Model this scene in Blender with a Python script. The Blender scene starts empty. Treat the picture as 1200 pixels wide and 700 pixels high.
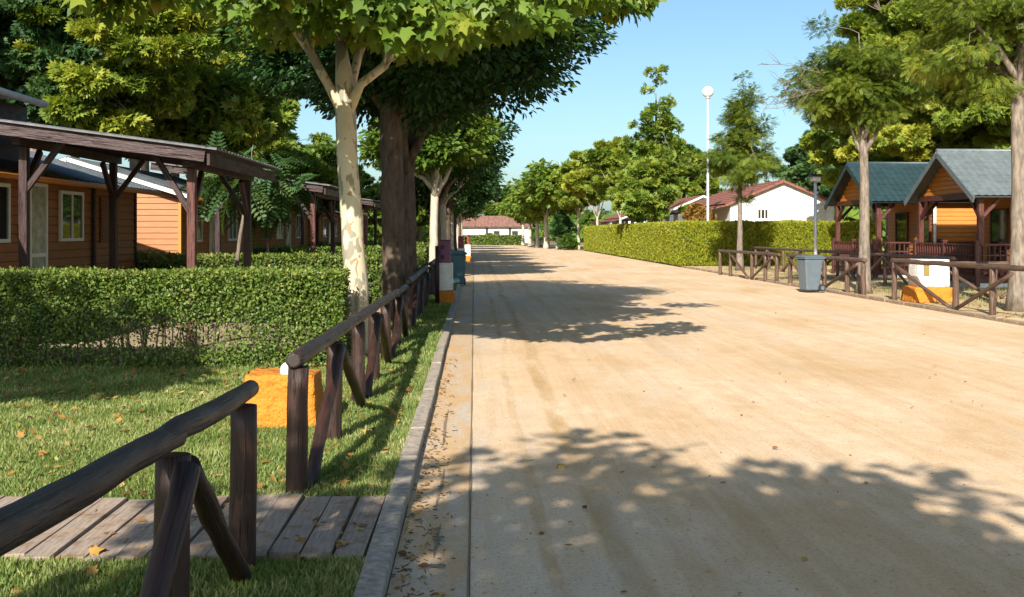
import bpy, math, numpy as np
R = math.radians
S = bpy.context.scene
COL = S.collection

# ------------------------------------------------------------------ camera, sky, sun, exposure
H = 1.6
F = 1200.0
TH = math.atan(44/1200)
HOR = 272.0
cam = bpy.data.cameras.new("camera"); cam.sensor_width = 36; cam.lens = 36
cam.shift_y = -78/1200; cam.clip_end = 2000; cam.clip_start = 0.05
camo = bpy.data.objects.new("camera", cam); COL.objects.link(camo)
camo.location = (0, 0, H); camo.rotation_euler = (R(90), 0, -TH)
S.camera = camo

SUN_EL = R(31)
SUN_AZ = R(-163.5)          # compass bearing of the sun, clockwise from the road's far end
sun_dir = (math.cos(SUN_EL)*math.sin(SUN_AZ), math.cos(SUN_EL)*math.cos(SUN_AZ), math.sin(SUN_EL))
w = bpy.data.worlds.new("World"); S.world = w; w.use_nodes = True
wn = w.node_tree.nodes; wl = w.node_tree.links
sky = wn.new("ShaderNodeTexSky"); sky.sky_type = 'NISHITA'; sky.sun_disc = False
sky.sun_elevation = SUN_EL; sky.sun_rotation = SUN_AZ
sky.air_density = 0.95; sky.dust_density = 1.75; sky.ozone_density = 4.0; sky.altitude = 50
bg = wn["Background"]; bg.inputs[1].default_value = 0.09
tint = wn.new("ShaderNodeMix"); tint.data_type = 'RGBA'; tint.blend_type = 'MULTIPLY'; tint.inputs[0].default_value = 1
tint.inputs[7].default_value = (1.0, 1.07, .97, 1)
wl.new(sky.outputs[0], tint.inputs[6]); wl.new(tint.outputs[2], bg.inputs[0])
sl = bpy.data.lights.new("sun", 'SUN'); sl.energy = 5.0; sl.angle = R(0.5); sl.color = (1, .93, .82)
so = bpy.data.objects.new("sun", sl); COL.objects.link(so)
from mathutils import Vector
so.rotation_euler = Vector(sun_dir).to_track_quat('Z', 'Y').to_euler(); so.location = (-20, -40, 40)
S.view_settings.view_transform = 'Standard'; S.view_settings.look = 'None'
S.view_settings.exposure = 0.95; S.view_settings.gamma = 1
S.cycles.max_bounces = 8; S.cycles.diffuse_bounces = 5; S.cycles.glossy_bounces = 2
S.cycles.transmission_bounces = 3; S.cycles.transparent_max_bounces = 4
S.cycles.use_denoising = True; S.cycles.caustics_reflective = False; S.cycles.caustics_refractive = False

# ------------------------------------------------------------------ helpers
def W(px, D, z=0.0):
    """world point seen in photo column px at depth D"""
    xr = (px-600)/F*D
    return (D*math.sin(TH)+xr*math.cos(TH), D*math.cos(TH)-xr*math.sin(TH), z)
def ZZ(py, D): return H+(HOR-py)/F*D
def G(px, py): return W(px, F*H/(py-HOR))

def tag(o, label=None, cat=None, group=None, kind=None):
    if label: o['label'] = label
    if cat: o['category'] = cat
    if group: o['group'] = group
    if kind: o['kind'] = kind
    return o
def empty(name, loc, label=None, cat=None, group=None):
    o = bpy.data.objects.new(name, None); COL.objects.link(o); o.location = loc
    o.empty_display_size = .2
    return tag(o, label, cat, group)
def origin(o):
    v = np.zeros(3)
    while o is not None:
        v += np.array(o.location); o = o.parent
    return v
def link(name, me, mats, parent=None, loc=None):
    o = bpy.data.objects.new(name, me)
    for m in (mats if isinstance(mats, (list, tuple)) else [mats]):
        if len(me.materials) < (len(mats) if isinstance(mats, (list, tuple)) else 1): me.materials.append(m)
    COL.objects.link(o)
    if parent is not None: o.parent = parent
    if loc is not None: o.location = loc
    return o
def copy_tree(o, parent=None):
    c = o.copy(); COL.objects.link(c); c.parent = parent
    for ch in list(o.children): copy_tree(ch, c)
    return c

class MB:
    def __init__(s, seed=0):
        s.v = []; s.f = []; s.uv = []; s.m = []; s.rng = np.random.default_rng(seed)
    def add(s, vs, fs, uvs=None, mi=0):
        b = len(s.v); s.v += [tuple(map(float, q)) for q in vs]
        for i, f in enumerate(fs):
            s.f.append(tuple(b+k for k in f)); s.m.append(mi)
            s.uv += (uvs[i] if uvs else [(0, 0)]*len(f))
    def quad(s, a, b, c, d, mi=0):
        s.add([a, b, c, d], [(0, 1, 2, 3)], [[(0, 0), (1, 0), (1, 1), (0, 1)]], mi)
    def hexa(s, P, mi=0):       # 8 corners: bottom 4 ccw, top 4 ccw
        P = [np.array(p, float) for p in P]
        fs = [(3, 2, 1, 0), (4, 5, 6, 7), (0, 1, 5, 4), (1, 2, 6, 5), (2, 3, 7, 6), (3, 0, 4, 7)]
        uvs = []
        for f in fs:
            a, b, c, d = [P[k] for k in f]
            lu = np.linalg.norm(b-a); lv = np.linalg.norm(d-a)
            if lu >= lv: uvs.append([(0, 0), (0, lu), (lv, lu), (lv, 0)])
            else: uvs.append([(0, 0), (lu, 0), (lu, lv), (0, lv)])
        s.add(P, fs, uvs, mi)
    def box(s, x0, x1, y0, y1, z0, z1, mi=0):
        s.hexa([(x0, y0, z0), (x1, y0, z0), (x1, y1, z0), (x0, y1, z0), (x0, y0, z1), (x1, y0, z1), (x1, y1, z1), (x0, y1, z1)], mi)
    def beam(s, p0, p1, wd, ht, up=(0, 0, 1), mi=0):
        p0 = np.array(p0, float); p1 = np.array(p1, float); d = p1-p0; d /= np.linalg.norm(d)
        u = np.array(up, float); sd = np.cross(d, u)
        if np.linalg.norm(sd) < 1e-4: sd = np.cross(d, (1, 0, 0))
        sd /= np.linalg.norm(sd); u = np.cross(sd, d)
        a = sd*wd/2; b = u*ht/2
        s.hexa([p0-a-b, p0+a-b, p1+a-b, p1-a-b, p0-a+b, p0+a+b, p1+a+b, p1-a+b], mi)
    def tube(s, pts, rad, n=10, noise=0.0, cap=True, mi=0, round_end=False):
        P = np.array(pts, float); k = len(P)
        rad = np.array(rad if np.ndim(rad) else [rad]*k, float)
        T = np.gradient(P, axis=0); T /= np.linalg.norm(T, axis=1)[:, None]
        ref = np.array((0, 0, 1.)) if abs(T[0][2]) < .8 else np.array((1., 0, 0))
        rings = []; L = 0.; Ls = []
        for i in range(k):
            if i: L += np.linalg.norm(P[i]-P[i-1])
            Ls.append(L)
            a = np.cross(T[i], ref); a /= np.linalg.norm(a); b = np.cross(T[i], a); ref = np.cross(a, T[i]); ref = -b if np.dot(ref, -b) > 0 else b
            an = np.arange(n)/n*2*np.pi
            rr = rad[i]*(1+noise*s.rng.normal(size=n))
            rings.append(P[i]+rr[:, None]*(np.cos(an)[:, None]*a+np.sin(an)[:, None]*b))
        vs = np.concatenate(rings); fs = []; uvs = []
        u0 = s.rng.random()*20; v0 = s.rng.random()*20
        for i in range(k-1):
            for j in range(n):
                j2 = (j+1) % n
                fs.append((i*n+j, i*n+j2, (i+1)*n+j2, (i+1)*n+j))
                c = 2*np.pi*rad.mean()/n
                uvs.append([(u0+c*j, v0+Ls[i]), (u0+c*(j+1), v0+Ls[i]), (u0+c*(j+1), v0+Ls[i+1]), (u0+c*j, v0+Ls[i+1])])
        if cap:
            fs.append(tuple(range(n-1, -1, -1))); uvs.append([(u0, v0)]*n)
            fs.append(tuple((k-1)*n+j for j in range(n))); uvs.append([(u0, v0)]*n)
        s.add(vs, fs, uvs, mi)
    def lathe(s, prof, c, n=16, mi=0):
        c = np.array(c, float); vs = []; fs = []
        for r, z in prof:
            for j in range(n):
                a = 2*np.pi*j/n; vs.append(c+np.array((r*math.cos(a), r*math.sin(a), z)))
        for i in range(len(prof)-1):
            for j in range(n):
                j2 = (j+1) % n; fs.append((i*n+j, i*n+j2, (i+1)*n+j2, (i+1)*n+j))
        fs.append(tuple(range(n-1, -1, -1))); fs.append(tuple((len(prof)-1)*n+j for j in range(n)))
        s.add(vs, fs, None, mi)
    def build(s, name, mats, parent=None, loc=None, smooth=False, bevel=0.0):
        me = bpy.data.meshes.new(name)
        off = origin(parent) if parent is not None else (np.array(loc, float) if loc is not None else np.zeros(3))
        me.from_pydata([tuple(np.array(q)-off) for q in s.v], [], s.f)
        uvl = me.uv_layers.new(name="UVMap"); uvl.data.foreach_set("uv", np.array(s.uv, np.float32).ravel())
        ml = mats if isinstance(mats, (list, tuple)) else [mats]
        for m in ml: me.materials.append(m)
        me.polygons.foreach_set("material_index", s.m)
        if smooth: me.polygons.foreach_set("use_smooth", [len(f) <= 4 for f in s.f])
        me.update()
        o = bpy.data.objects.new(name, me); COL.objects.link(o)
        if parent is not None: o.parent = parent
        elif loc is not None: o.location = loc
        if bevel:
            b = o.modifiers.new("bevel", 'BEVEL'); b.width = bevel; b.segments = 2; b.limit_method = 'ANGLE'
        return o

# many small faces of one template, fast
def scatter_mesh(name, P, D, N, size, tmpl, v):
    tv, tf = tmpl
    P = np.asarray(P); n = len(P); tv = np.asarray(tv, float); k = len(tv)
    D = D/np.linalg.norm(D, axis=1)[:, None]
    Sd = np.cross(D, N); Sd /= (np.linalg.norm(Sd, axis=1)[:, None]+1e-9); N = np.cross(Sd, D)
    sz = np.asarray(size).reshape(n, 1, 1)
    V = P[:, None, :]+sz*(tv[None, :, 0:1]*Sd[:, None, :]+tv[None, :, 1:2]*D[:, None, :]+tv[None, :, 2:3]*N[:, None, :])
    V = V.reshape(-1, 3).astype(np.float32)
    fl = np.concatenate([np.array(f) for f in tf]); fc = np.array([len(f) for f in tf])
    loops = (fl[None, :]+(np.arange(n)*k)[:, None]).ravel().astype(np.int32)
    tot = np.tile(fc, n); st = np.concatenate([[0], np.cumsum(tot)[:-1]]).astype(np.int32)
    me = bpy.data.meshes.new(name)
    me.vertices.add(len(V)); me.vertices.foreach_set("co", V.ravel())
    me.loops.add(len(loops)); me.loops.foreach_set("vertex_index", loops)
    me.polygons.add(len(tot)); me.polygons.foreach_set("loop_start", st)
    try: me.polygons.foreach_set("loop_total", tot.astype(np.int32))
    except Exception: pass
    a = me.attributes.new("v", 'FLOAT', 'FACE'); a.data.foreach_set("value", np.repeat(np.asarray(v, np.float32), len(tf)))
    me.update(calc_edges=True)
    return me

T_DIA = ([(0, 0, 0), (.3, .45, .07), (0, 1, 0), (-.3, .45, .07)], [(0, 1, 2), (0, 2, 3)])
T_OVAL = ([(0, 0, 0), (.24, .28, .07), (.22, .62, .06), (0, 1, -.05), (-.22, .62, .06), (-.24, .28, .07)], [(0, 1, 2, 3), (0, 3, 4, 5)])
_hp = [(0, 0, 0), (.16, -.06, .02), (.46, .08, .05), (.30, .22, .05), (.60, .52, -.02), (.36, .50, .04), (.20, .62, .04), (.12, .80, .0), (0, 1.0, -.06)]
T_PLANE = (_hp+[(-a, b, c) for a, b, c in _hp[1:-1]], [tuple(range(9)), (0, 8)+tuple(range(15, 8, -1))])
def _fan(nl, spread, ln, wd):
    v = []; f = []
    for i in range(nl):
        a = (i-(nl-1)/2)*spread; d = np.array((math.sin(a), math.cos(a))); s_ = np.array((d[1], -d[0]))
        o = d*.12*(i % 2); b = len(v); z = .1*((i % 3)-1)
        for p, zz in ((o, 0), (o+d*ln*.5+s_*wd, z+.05), (o+d*ln, z), (o+d*ln*.5-s_*wd, z+.05)): v.append((p[0], p[1], zz))
        f += [(b, b+1, b+2, b+3)]
    return v, f
T_SPRIG = _fan(5, .55, 1, .19)
def _feather(npair, ll, wd, droop=.25):
    v = []; f = []
    for i in range(npair):
        y = .12+.86*i/npair
        for sgn in (-1, 1):
            d = np.array((sgn*.9, .42)); d /= np.linalg.norm(d); s_ = np.array((d[1], -d[0])); l = ll*(1-.5*abs(2*i/npair-.8))
            o = np.array((0, y)); b = len(v); z0 = -droop*y*y
            for p, zz in ((o, z0), (o+d*l*.45+s_*wd, z0+.02), (o+d*l, z0-.08*l), (o+d*l*.45-s_*wd, z0+.02)): v.append((p[0], p[1], zz))
            f += [(b, b+1, b+2, b+3)]
    b = len(v); v += [(-.008, 0, 0), (.008, 0, 0), (.004, 1, -droop), (-.004, 1, -droop)]; f.append((b, b+1, b+2, b+3))
    return v, f
T_FEATHER = _feather(6, .34, .06)
T_FROND = _feather(9, .30, .045, .4)
T_BLADE = ([(-.5, 0, 0), (.5, 0, 0), (.3, .6, .06), (0, 1, .25)], [(0, 1, 2), (0, 2, 3)])

# ------------------------------------------------------------------ materials
def mat(name):
    m = bpy.data.materials.new(name); m.use_nodes = True
    nt = m.node_tree; b = nt.nodes["Principled BSDF"]
    return m, nt, b
def N(nt, typ, **kw):
    n = nt.nodes.new(typ)
    for k, v in kw.items(): setattr(n, k, v)
    return n
def ramp(nt, fac, stops):
    r = N(nt, "ShaderNodeValToRGB"); e = r.color_ramp.elements
    while len(e) < len(stops): e.new(.5)
    for i, (p, c) in enumerate(stops):
        e[i].position = p; e[i].color = (tuple(c)+(1,))[:4] if np.ndim(c) else (c, c, c, 1)
    nt.links.new(fac, r.inputs[0]); return r.outputs[0]
def coords(nt, kind="Object", scale=(1, 1, 1), loc=(0, 0, 0)):
    tc = N(nt, "ShaderNodeTexCoord"); mp = N(nt, "ShaderNodeMapping")
    mp.inputs["Scale"].default_value = scale; mp.inputs["Location"].default_value = loc
    nt.links.new(tc.outputs[kind], mp.inputs[0]); return mp.outputs[0]
def noise(nt, vec, scale, detail=4, rough=.55, dist=0):
    n = N(nt, "ShaderNodeTexNoise"); n.inputs["Scale"].default_value = scale; n.inputs["Detail"].default_value = detail
    n.inputs["Roughness"].default_value = rough; n.inputs["Distortion"].default_value = dist
    nt.links.new(vec, n.inputs["Vector"]); return n.outputs[0]
def mixc(nt, fac, a, b, blend='MIX'):
    n = N(nt, "ShaderNodeMix", data_type='RGBA', blend_type=blend)
    for sock, val in ((n.inputs[0], fac), (n.inputs[6], a), (n.inputs[7], b)):
        if hasattr(val, "is_linked") or hasattr(val, "links"): nt.links.new(val, sock)
        else: sock.default_value = val if not np.ndim(val) else (tuple(val)+(1,))[:4]
    return n.outputs[2]
def bump(nt, b, h, strength=.3, dist=.02):
    n = N(nt, "ShaderNodeBump"); n.inputs["Strength"].default_value = strength; n.inputs["Distance"].default_value = dist
    nt.links.new(h, n.inputs["Height"]); nt.links.new(n.outputs[0], b.inputs["Normal"])
def math_(nt, op, a, b=0.0, clamp=False):
    n = N(nt, "ShaderNodeMath", operation=op, use_clamp=clamp)
    for s_, v in ((n.inputs[0], a), (n.inputs[1], b)):
        if hasattr(v, "links"): nt.links.new(v, s_)
        else: s_.default_value = v
    return n.outputs[0]

def leaf_mat(name, stops, trans=.35, rough=.5, tcol=(1.25, 1.2, .5)):
    m, nt, b = mat(name)
    at = N(nt, "ShaderNodeAttribute"); at.attribute_name = "v"
    c = ramp(nt, at.outputs["Fac"], stops)
    nt.links.new(c, b.inputs["Base Color"]); b.inputs["Roughness"].default_value = rough
    b.inputs["Specular IOR Level"].default_value = .35
    t = N(nt, "ShaderNodeBsdfTranslucent"); tc = mixc(nt, 1.0, c, tcol, 'MULTIPLY'); nt.links.new(tc, t.inputs[0])
    mx = N(nt, "ShaderNodeMixShader"); mx.inputs[0].default_value = trans
    nt.links.new(b.outputs[0], mx.inputs[1]); nt.links.new(t.outputs[0], mx.inputs[2])
    nt.links.new(mx.outputs[0], nt.nodes["Material Output"].inputs[0])
    return m
L_PLANE = leaf_mat("plane_leaf", [(0, (.05, .105, .014)), (.55, (.125, .20, .022)), (.87, (.21, .25, .028)), (1, (.30, .22, .03))])
L_DARK = leaf_mat("elm_leaf", [(0, (.014, .045, .012)), (.6, (.030, .080, .016)), (.93, (.07, .13, .02)), (1, (.19, .16, .02))], .25)
L_BACK = leaf_mat("broad_leaf", [(0, (.04, .095, .016)), (.45, (.105, .185, .026)), (.8, (.20, .265, .036)), (1, (.30, .31, .045))])
L_DEEP = leaf_mat("evergreen_leaf", [(0, (.018, .055, .018)), (.6, (.04, .10, .03)), (1, (.09, .15, .04))], .2)
L_FEATH = leaf_mat("feathery_leaf", [(0, (.075, .125, .018)), (.5, (.165, .225, .028)), (.85, (.29, .315, .035)), (1, (.33, .25, .05))], .4)
L_YEL = leaf_mat("yellowing_leaf", [(0, (.085, .15, .02)), (.5, (.20, .265, .032)), (1, (.38, .37, .045))], .35)
L_ORANGE = leaf_mat("orange_leaf", [(0, (.16, .12, .03)), (.5, (.27, .15, .035)), (1, (.36, .22, .06))], .3)
L_LIME = leaf_mat("lime_leaf", [(0, (.055, .12, .018)), (.6, (.14, .22, .028)), (1, (.26, .30, .04))])
L_HEDGE = leaf_mat("hedge_leaf", [(0, (.035, .075, .012)), (.5, (.10, .165, .025)), (.9, (.20, .235, .045)), (1, (.30, .26, .06))], .25)
L_CONIF = leaf_mat("conifer_hedge_leaf", [(0, (.085, .11, .008)), (.5, (.19, .215, .012)), (.9, (.29, .285, .018)), (1, (.30, .19, .04))], .2)
L_GRASS = leaf_mat("grass_blade", [(0, (.075, .12, .025)), (.5, (.175, .24, .055)), (.8, (.30, .33, .11)), (1, (.48, .42, .24))], .3)
L_DRY = leaf_mat("dry_grass_blade", [(0, (.12, .14, .04)), (.6, (.26, .23, .10)), (1, (.38, .31, .16))], .25)
L_LITTER = leaf_mat("fallen_leaf", [(0, (.10, .045, .015)), (.4, (.25, .12, .03)), (.8, (.40, .24, .06)), (1, (.36, .30, .12))], .15, .7)
L_FROND = leaf_mat("frond_leaf", [(0, (.03, .08, .025)), (.6, (.06, .13, .04)), (1, (.12, .17, .04))], .35)

def bark(name, c0, c1, c2=None, sc=(1, 1, .25), scale=14, strength=.6, patch=False):
    m, nt, b = mat(name)
    v = coords(nt, "Object", sc)
    n1 = noise(nt, v, scale, 6, .65)
    c = ramp(nt, n1, [(.35, c0), (.65, c1)])
    if c2:
        v2 = coords(nt, "Object", (1, 1, .45), (3, 1, 2))
        n2 = noise(nt, v2, 5.5, 3, .5, .8)
        k = ramp(nt, n2, [(.53, 0), (.545, 1)])
        c = mixc(nt, k, c, c2)
        n3 = noise(nt, coords(nt, "Object", (1, 1, .5), (9, 4, 1)), 9, 3, .5, .6)
        k2 = ramp(nt, n3, [(.62, 0), (.64, 1)])
        c = mixc(nt, k2, c, (.30, .20, .11))
    nt.links.new(c, b.inputs["Base Color"]); b.inputs["Roughness"].default_value = .8
    bump(nt, b, n1, strength, .03)
    return m
M_PLANEBARK = bark("plane_bark", (.46, .395, .26), (.56, .495, .35), (.25, .225, .165), (1, 1, .5), 5, .15)
M_DARKBARK = bark("dark_bark", (.030, .022, .015), (.115, .083, .055))
M_GREYBARK = bark("grey_bark", (.085, .066, .05), (.25, .20, .155))
M_PALEBARK = bark("pale_bark", (.34, .29, .22), (.52, .46, .36))
M_TWIG = bark("twig_bark", (.10, .075, .05), (.22, .17, .12))

def log_mat(name, c0, c1, c2):
    m, nt, b = mat(name)
    v = coords(nt, "UV", (1, .12, 1)); n1 = noise(nt, v, 45, 5, .65)
    v2 = coords(nt, "UV", (1, .5, 1)); n2 = noise(nt, v2, 7, 4, .6)
    c = ramp(nt, n1, [(.3, c0), (.62, c1)])
    k = ramp(nt, n2, [(.60, 0), (.76, .7)])
    c = mixc(nt, k, c, c2)
    n3 = noise(nt, coords(nt, "UV", (1, .03, 1), (5, 5, 0)), 60, 2, .5)
    k3 = ramp(nt, n3, [(.34, 1), (.40, 0)])
    c = mixc(nt, math_(nt, 'MULTIPLY', k3, .75), c, (.012, .008, .006))
    vo = N(nt, "ShaderNodeTexVoronoi"); vo.inputs["Scale"].default_value = 4.5; nt.links.new(coords(nt, "UV", (1, .55, 1)), vo.inputs["Vector"])
    kn = ramp(nt, vo.outputs["Distance"], [(.03, 1), (.10, 0)])
    c = mixc(nt, math_(nt, 'MULTIPLY', kn, .8), c, (.010, .006, .005))
    nt.links.new(c, b.inputs["Base Color"])
    rr = ramp(nt, n2, [(.3, .42), (.7, .65)]); nt.links.new(rr, b.inputs["Roughness"])
    h = math_(nt, 'SUBTRACT', n1, math_(nt, 'MULTIPLY', k3, 1.2)); bump(nt, b, h, .9, .010)
    return m
M_LOG = log_mat("stained_log", (.010, .005, .003), (.044, .016, .009), (.12, .055, .032))
M_RAIL = log_mat("weathered_rail", (.012, .008, .006), (.042, .024, .017), (.16, .105, .07))
M_LOGR = log_mat("faded_log", (.055, .030, .020), (.13, .075, .05), (.26, .18, .12))
M_BEAM = log_mat("pergola_timber", (.012, .004, .004), (.040, .011, .012), (.085, .030, .032))
M_REDWOOD = log_mat("reddish_timber", (.05, .013, .009), (.105, .028, .018), (.17, .065, .045))

def siding(name, c0, c1):
    m, nt, b = mat(name)
    v = coords(nt, "UV", (1, .1, 1)); n1 = noise(nt, v, 30, 5, .6)
    c = ramp(nt, n1, [(.3, c0), (.7, c1)])
    n2 = noise(nt, coords(nt, "Object"), .9, 3)
    c = mixc(nt, ramp(nt, n2, [(.4, 0), (.75, .35)]), c, tuple(x*.6 for x in c0))
    nt.links.new(c, b.inputs["Base Color"]); b.inputs["Roughness"].default_value = .55
    bump(nt, b, n1, .2, .005); return m
M_SIDING = siding("orange_siding", (.28, .088, .012), (.40, .135, .022))
M_SIDING_D = siding("brown_siding", (.25, .085, .016), (.35, .125, .027))
M_HONEY = siding("honey_siding", (.44, .16, .02), (.56, .22, .034))

def plain(name, c, rough=.6, metal=0, var=.12, scale=6, bmp=.08, spec=None):
    m, nt, b = mat(name)
    n1 = noise(nt, coords(nt, "Object"), scale, 6, .6)
    lo = tuple(x*(1-var*1.6) for x in c); hi = tuple(min(1, x*(1+var)) for x in c)
    cc = ramp(nt, n1, [(.3, lo), (.7, hi)])
    nt.links.new(cc, b.inputs["Base Color"]); b.inputs["Roughness"].default_value = rough; b.inputs["Metallic"].default_value = metal
    if spec is not None: b.inputs["Specular IOR Level"].default_value = spec
    if bmp: bump(nt, b, n1, bmp, .02)
    return m
M_WHITE = plain("white_render", (.70, .70, .69), .8)
M_WHITEP = plain("white_frame", (.72, .71, .66), .4, 0, .05)
M_GREYW = plain("pale_grey_panel", (.55, .55, .53), .6)
M_REDTILE = plain("red_roof_tile", (.22, .085, .062), .8, 0, .35, 9)
M_REDTILE2 = plain("faded_red_roof_tile", (.23, .115, .085), .85, 0, .35, 3)
M_GREENROOF = plain("green_metal_tile", (.125, .15, .155), .45, 0, .15, 4)
M_TEALROOF = plain("teal_metal_tile", (.022, .046, .052), .42, 0, .18, 4)
M_CORR = plain("grey_corrugated_sheet", (.12, .12, .125), .5, 0, .35, 5)
M_DARKROOF = plain("dark_roof_sheet", (.10, .115, .125), .45, 0, .3, 5)
M_GLASS = plain("window_glass", (.02, .024, .022), .04, 0, .1, 2, 0, .8)
M_CURTAIN = plain("window_curtain", (.34, .35, .31), .25, 0, .3, 7, 0)
M_DARK = plain("dark_parts_and_gap_shade", (.014, .012, .010), .5)  # also backs the left cabins' boards, as painted shade in the gaps
M_SHUTTER = plain("red_brown_shutter", (.16, .045, .02), .5)
M_METAL = plain("galvanised_pole", (.55, .56, .57), .4, .3, .06)
M_GLOBE = plain("lamp_globe", (.86, .87, .87), .25, 0, .02)
M_BIN = plain("grey_bin_plastic", (.105, .135, .16), .42, 0, .08)
M_BINLID = plain("bin_lid_plastic", (.085, .105, .12), .42, 0, .08)
M_TEALBIN = plain("teal_bin_plastic", (.03, .09, .10), .45, 0, .08)
M_RUBBER = plain("black_rubber", (.02, .02, .02), .7)
M_PURPLE = plain("purple_box", (.16, .04, .11), .5)
M_REDBOX = plain("red_box", (.26, .03, .035), .5)
M_CONC = plain("kerb_concrete", (.34, .285, .225), .85, 0, .3, 22, .3)
M_STONEKERB = plain("earthy_kerb", (.30, .215, .14), .9, 0, .3, 14, .3)

def rough_paint(name, c, sc=9, st=1.0):
    m, nt, b = mat(name)
    v = coords(nt, "Object"); n1 = noise(nt, v, sc, 5, .6)
    n2 = noise(nt, v, 40, 4, .6)
    lo = tuple(x*.8 for x in c); cc = ramp(nt, n2, [(.3, lo), (.6, c)])
    nt.links.new(cc, b.inputs["Base Color"]); b.inputs["Roughness"].default_value = .75
    h = math_(nt, 'ADD', n1, math_(nt, 'MULTIPLY', n2, .25)); bump(nt, b, h, st, .06); return m
M_ORANGE = rough_paint("orange_plaster", (.60, .205, .012))
M_WHITEPL = rough_paint("white_plaster", (.78, .77, .73), 22, .6)

def sand_mat():
    m, nt, b = mat("sandy_road")
    ob = coords(nt)
    sep = N(nt, "ShaderNodeSeparateXYZ"); nt.links.new(ob, sep.inputs[0])
    X = sep.outputs[0]
    big = noise(nt, coords(nt, "Object", (1, .55, 1)), .55, 5, .6, .4)
    fine = noise(nt, ob, 140, 3, .7)
    mid = noise(nt, coords(nt, "Object", (1, .6, 1)), 5, 6, .65)
    c = ramp(nt, big, [(.30, (.55, .37, .20)), (.5, (.67, .495, .33)), (.72, (.73, .585, .43))])
    c = mixc(nt, ramp(nt, mid, [(.35, .0), (.7, .45)]), c, (.48, .31, .15))
    # longitudinal tyre streaks, a few curved
    st = noise(nt, coords(nt, "Object", (1, .035, 1)), 3.2, 5, .62, .15)
    c = mixc(nt, ramp(nt, st, [(.50, 0), (.56, .24), (.66, .0)]), c, (.40, .245, .115))
    wob = math_(nt, 'MULTIPLY', noise(nt, coords(nt, "Object", (.02, .16, 1), (2, 7, 0)), 1.0, 4, .6), .5)
    for xc, wd_, am in ((.98, .10, .75), (.62, .05, .55), (2.75, .16, .30), (4.4, .2, .2), (5.9, .16, .2), (1.75, .1, .3)):
        dd = math_(nt, 'ABSOLUTE', math_(nt, 'SUBTRACT', math_(nt, 'ADD', X, wob), xc))
        tr = ramp(nt, math_(nt, 'DIVIDE', dd, wd_*2), [(.25, am), (.5, 0)])
        br = ramp(nt, noise(nt, coords(nt, "Object", (1, .25, 1), (xc*9, 3, 0)), 2.2, 5, .65), [(.38, 0), (.6, 1)])
        c = mixc(nt, math_(nt, 'MULTIPLY', tr, br), c, (.40, .25, .10))
    # pale bare concrete showing through on the left side
    dx = math_(nt, 'ADD', X, math_(nt, 'MULTIPLY', noise(nt, coords(nt, "Object", (1, .22, 1), (7, 2, 0)), 1.1, 6, .65), -2.6))
    left = ramp(nt, math_(nt, 'ADD', dx, 1.5), [(.25, 1), (.75, 0)])
    pale = ramp(nt, noise(nt, coords(nt, "Object", (1, .16, 1), (3, 0, 0)), 1.9, 6, .7), [(.44, 0), (.58, 1)])
    k = math_(nt, 'MULTIPLY', left, pale)
    n_all = ramp(nt, noise(nt, coords(nt, "Object", (1, .3, 1), (31, 5, 0)), .8, 6, .7), [(.52, 0), (.66, .7)])
    k = math_(nt, 'MAXIMUM', k, n_all)
    c = mixc(nt, math_(nt, 'MULTIPLY', k, .62), c, (.52, .455, .375))
    c = mixc(nt, ramp(nt, fine, [(.34, .6), (.5, 0)]), c, (.28, .18, .09))
    gr = noise(nt, ob, 38, 6, .75)
    c = mixc(nt, ramp(nt, gr, [(.35, .7), (.47, 0)]), c, (.33, .20, .095))
    c = mixc(nt, ramp(nt, gr, [(.58, 0), (.72, .4)]), c, (.74, .62, .46))
    nt.links.new(c, b.inputs["Base Color"]); b.inputs["Roughness"].default_value = .95
    b.inputs["Specular IOR Level"].default_value = .15
    h = math_(nt, 'ADD', math_(nt, 'MULTIPLY', fine, .25), math_(nt, 'ADD', mid, math_(nt, 'MULTIPLY', st, 1.2)))
    bump(nt, b, h, .45, .03); return m
M_SAND = sand_mat()
def gutter_mat():
    m, nt, b = mat("sandy_gutter")
    ob = coords(nt)
    n1 = noise(nt, coords(nt, "Object", (1, .28, 1)), 3.4, 6, .68); n2 = noise(nt, ob, 90, 4, .7); n3 = noise(nt, ob, 14, 5, .65)
    c = ramp(nt, n3, [(.3, (.40, .365, .31)), (.7, (.54, .50, .43))])
    c = mixc(nt, ramp(nt, n1, [(.30, .15), (.56, .95)]), c, (.52, .33, .16))
    c = mixc(nt, ramp(nt, noise(nt, ob, 26, 6, .7), [(.60, 0), (.70, .8)]), c, (.12, .07, .035))
    c = mixc(nt, ramp(nt, n2, [(.32, .6), (.48, 0)]), c, (.20, .12, .06))
    nt.links.new(c, b.inputs["Base Color"]); b.inputs["Roughness"].default_value = .92
    bump(nt, b, math_(nt, 'ADD', n2, n1), .4, .02); return m
M_GUTTER = gutter_mat()
def ground_mat(name, stops, s1=1.2, s2=35, extra=None):
    m, nt, b = mat(name)
    ob = coords(nt); n1 = noise(nt, ob, s1, 6, .65); n2 = noise(nt, ob, s2, 4, .7)
    f = math_(nt, 'ADD', math_(nt, 'MULTIPLY', n1, .65), math_(nt, 'MULTIPLY', n2, .35))
    c = ramp(nt, f, stops)
    nt.links.new(c, b.inputs["Base Color"]); b.inputs["Roughness"].default_value = .95
    b.inputs["Specular IOR Level"].default_value = .1
    bump(nt, b, n2, .6, .03); return m
M_LAWN = ground_mat("lawn_soil", [(.36, (.09, .115, .028)), (.5, (.14, .17, .045)), (.64, (.23, .20, .08))])
M_YARD = ground_mat("yard_earth", [(.36, (.20, .15, .09)), (.5, (.34, .265, .17)), (.64, (.44, .36, .25))])
M_DRYG = ground_mat("dry_verge", [(.34, (.22, .17, .07)), (.48, (.44, .32, .17)), (.62, (.58, .43, .27))], .7, 18)
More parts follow.
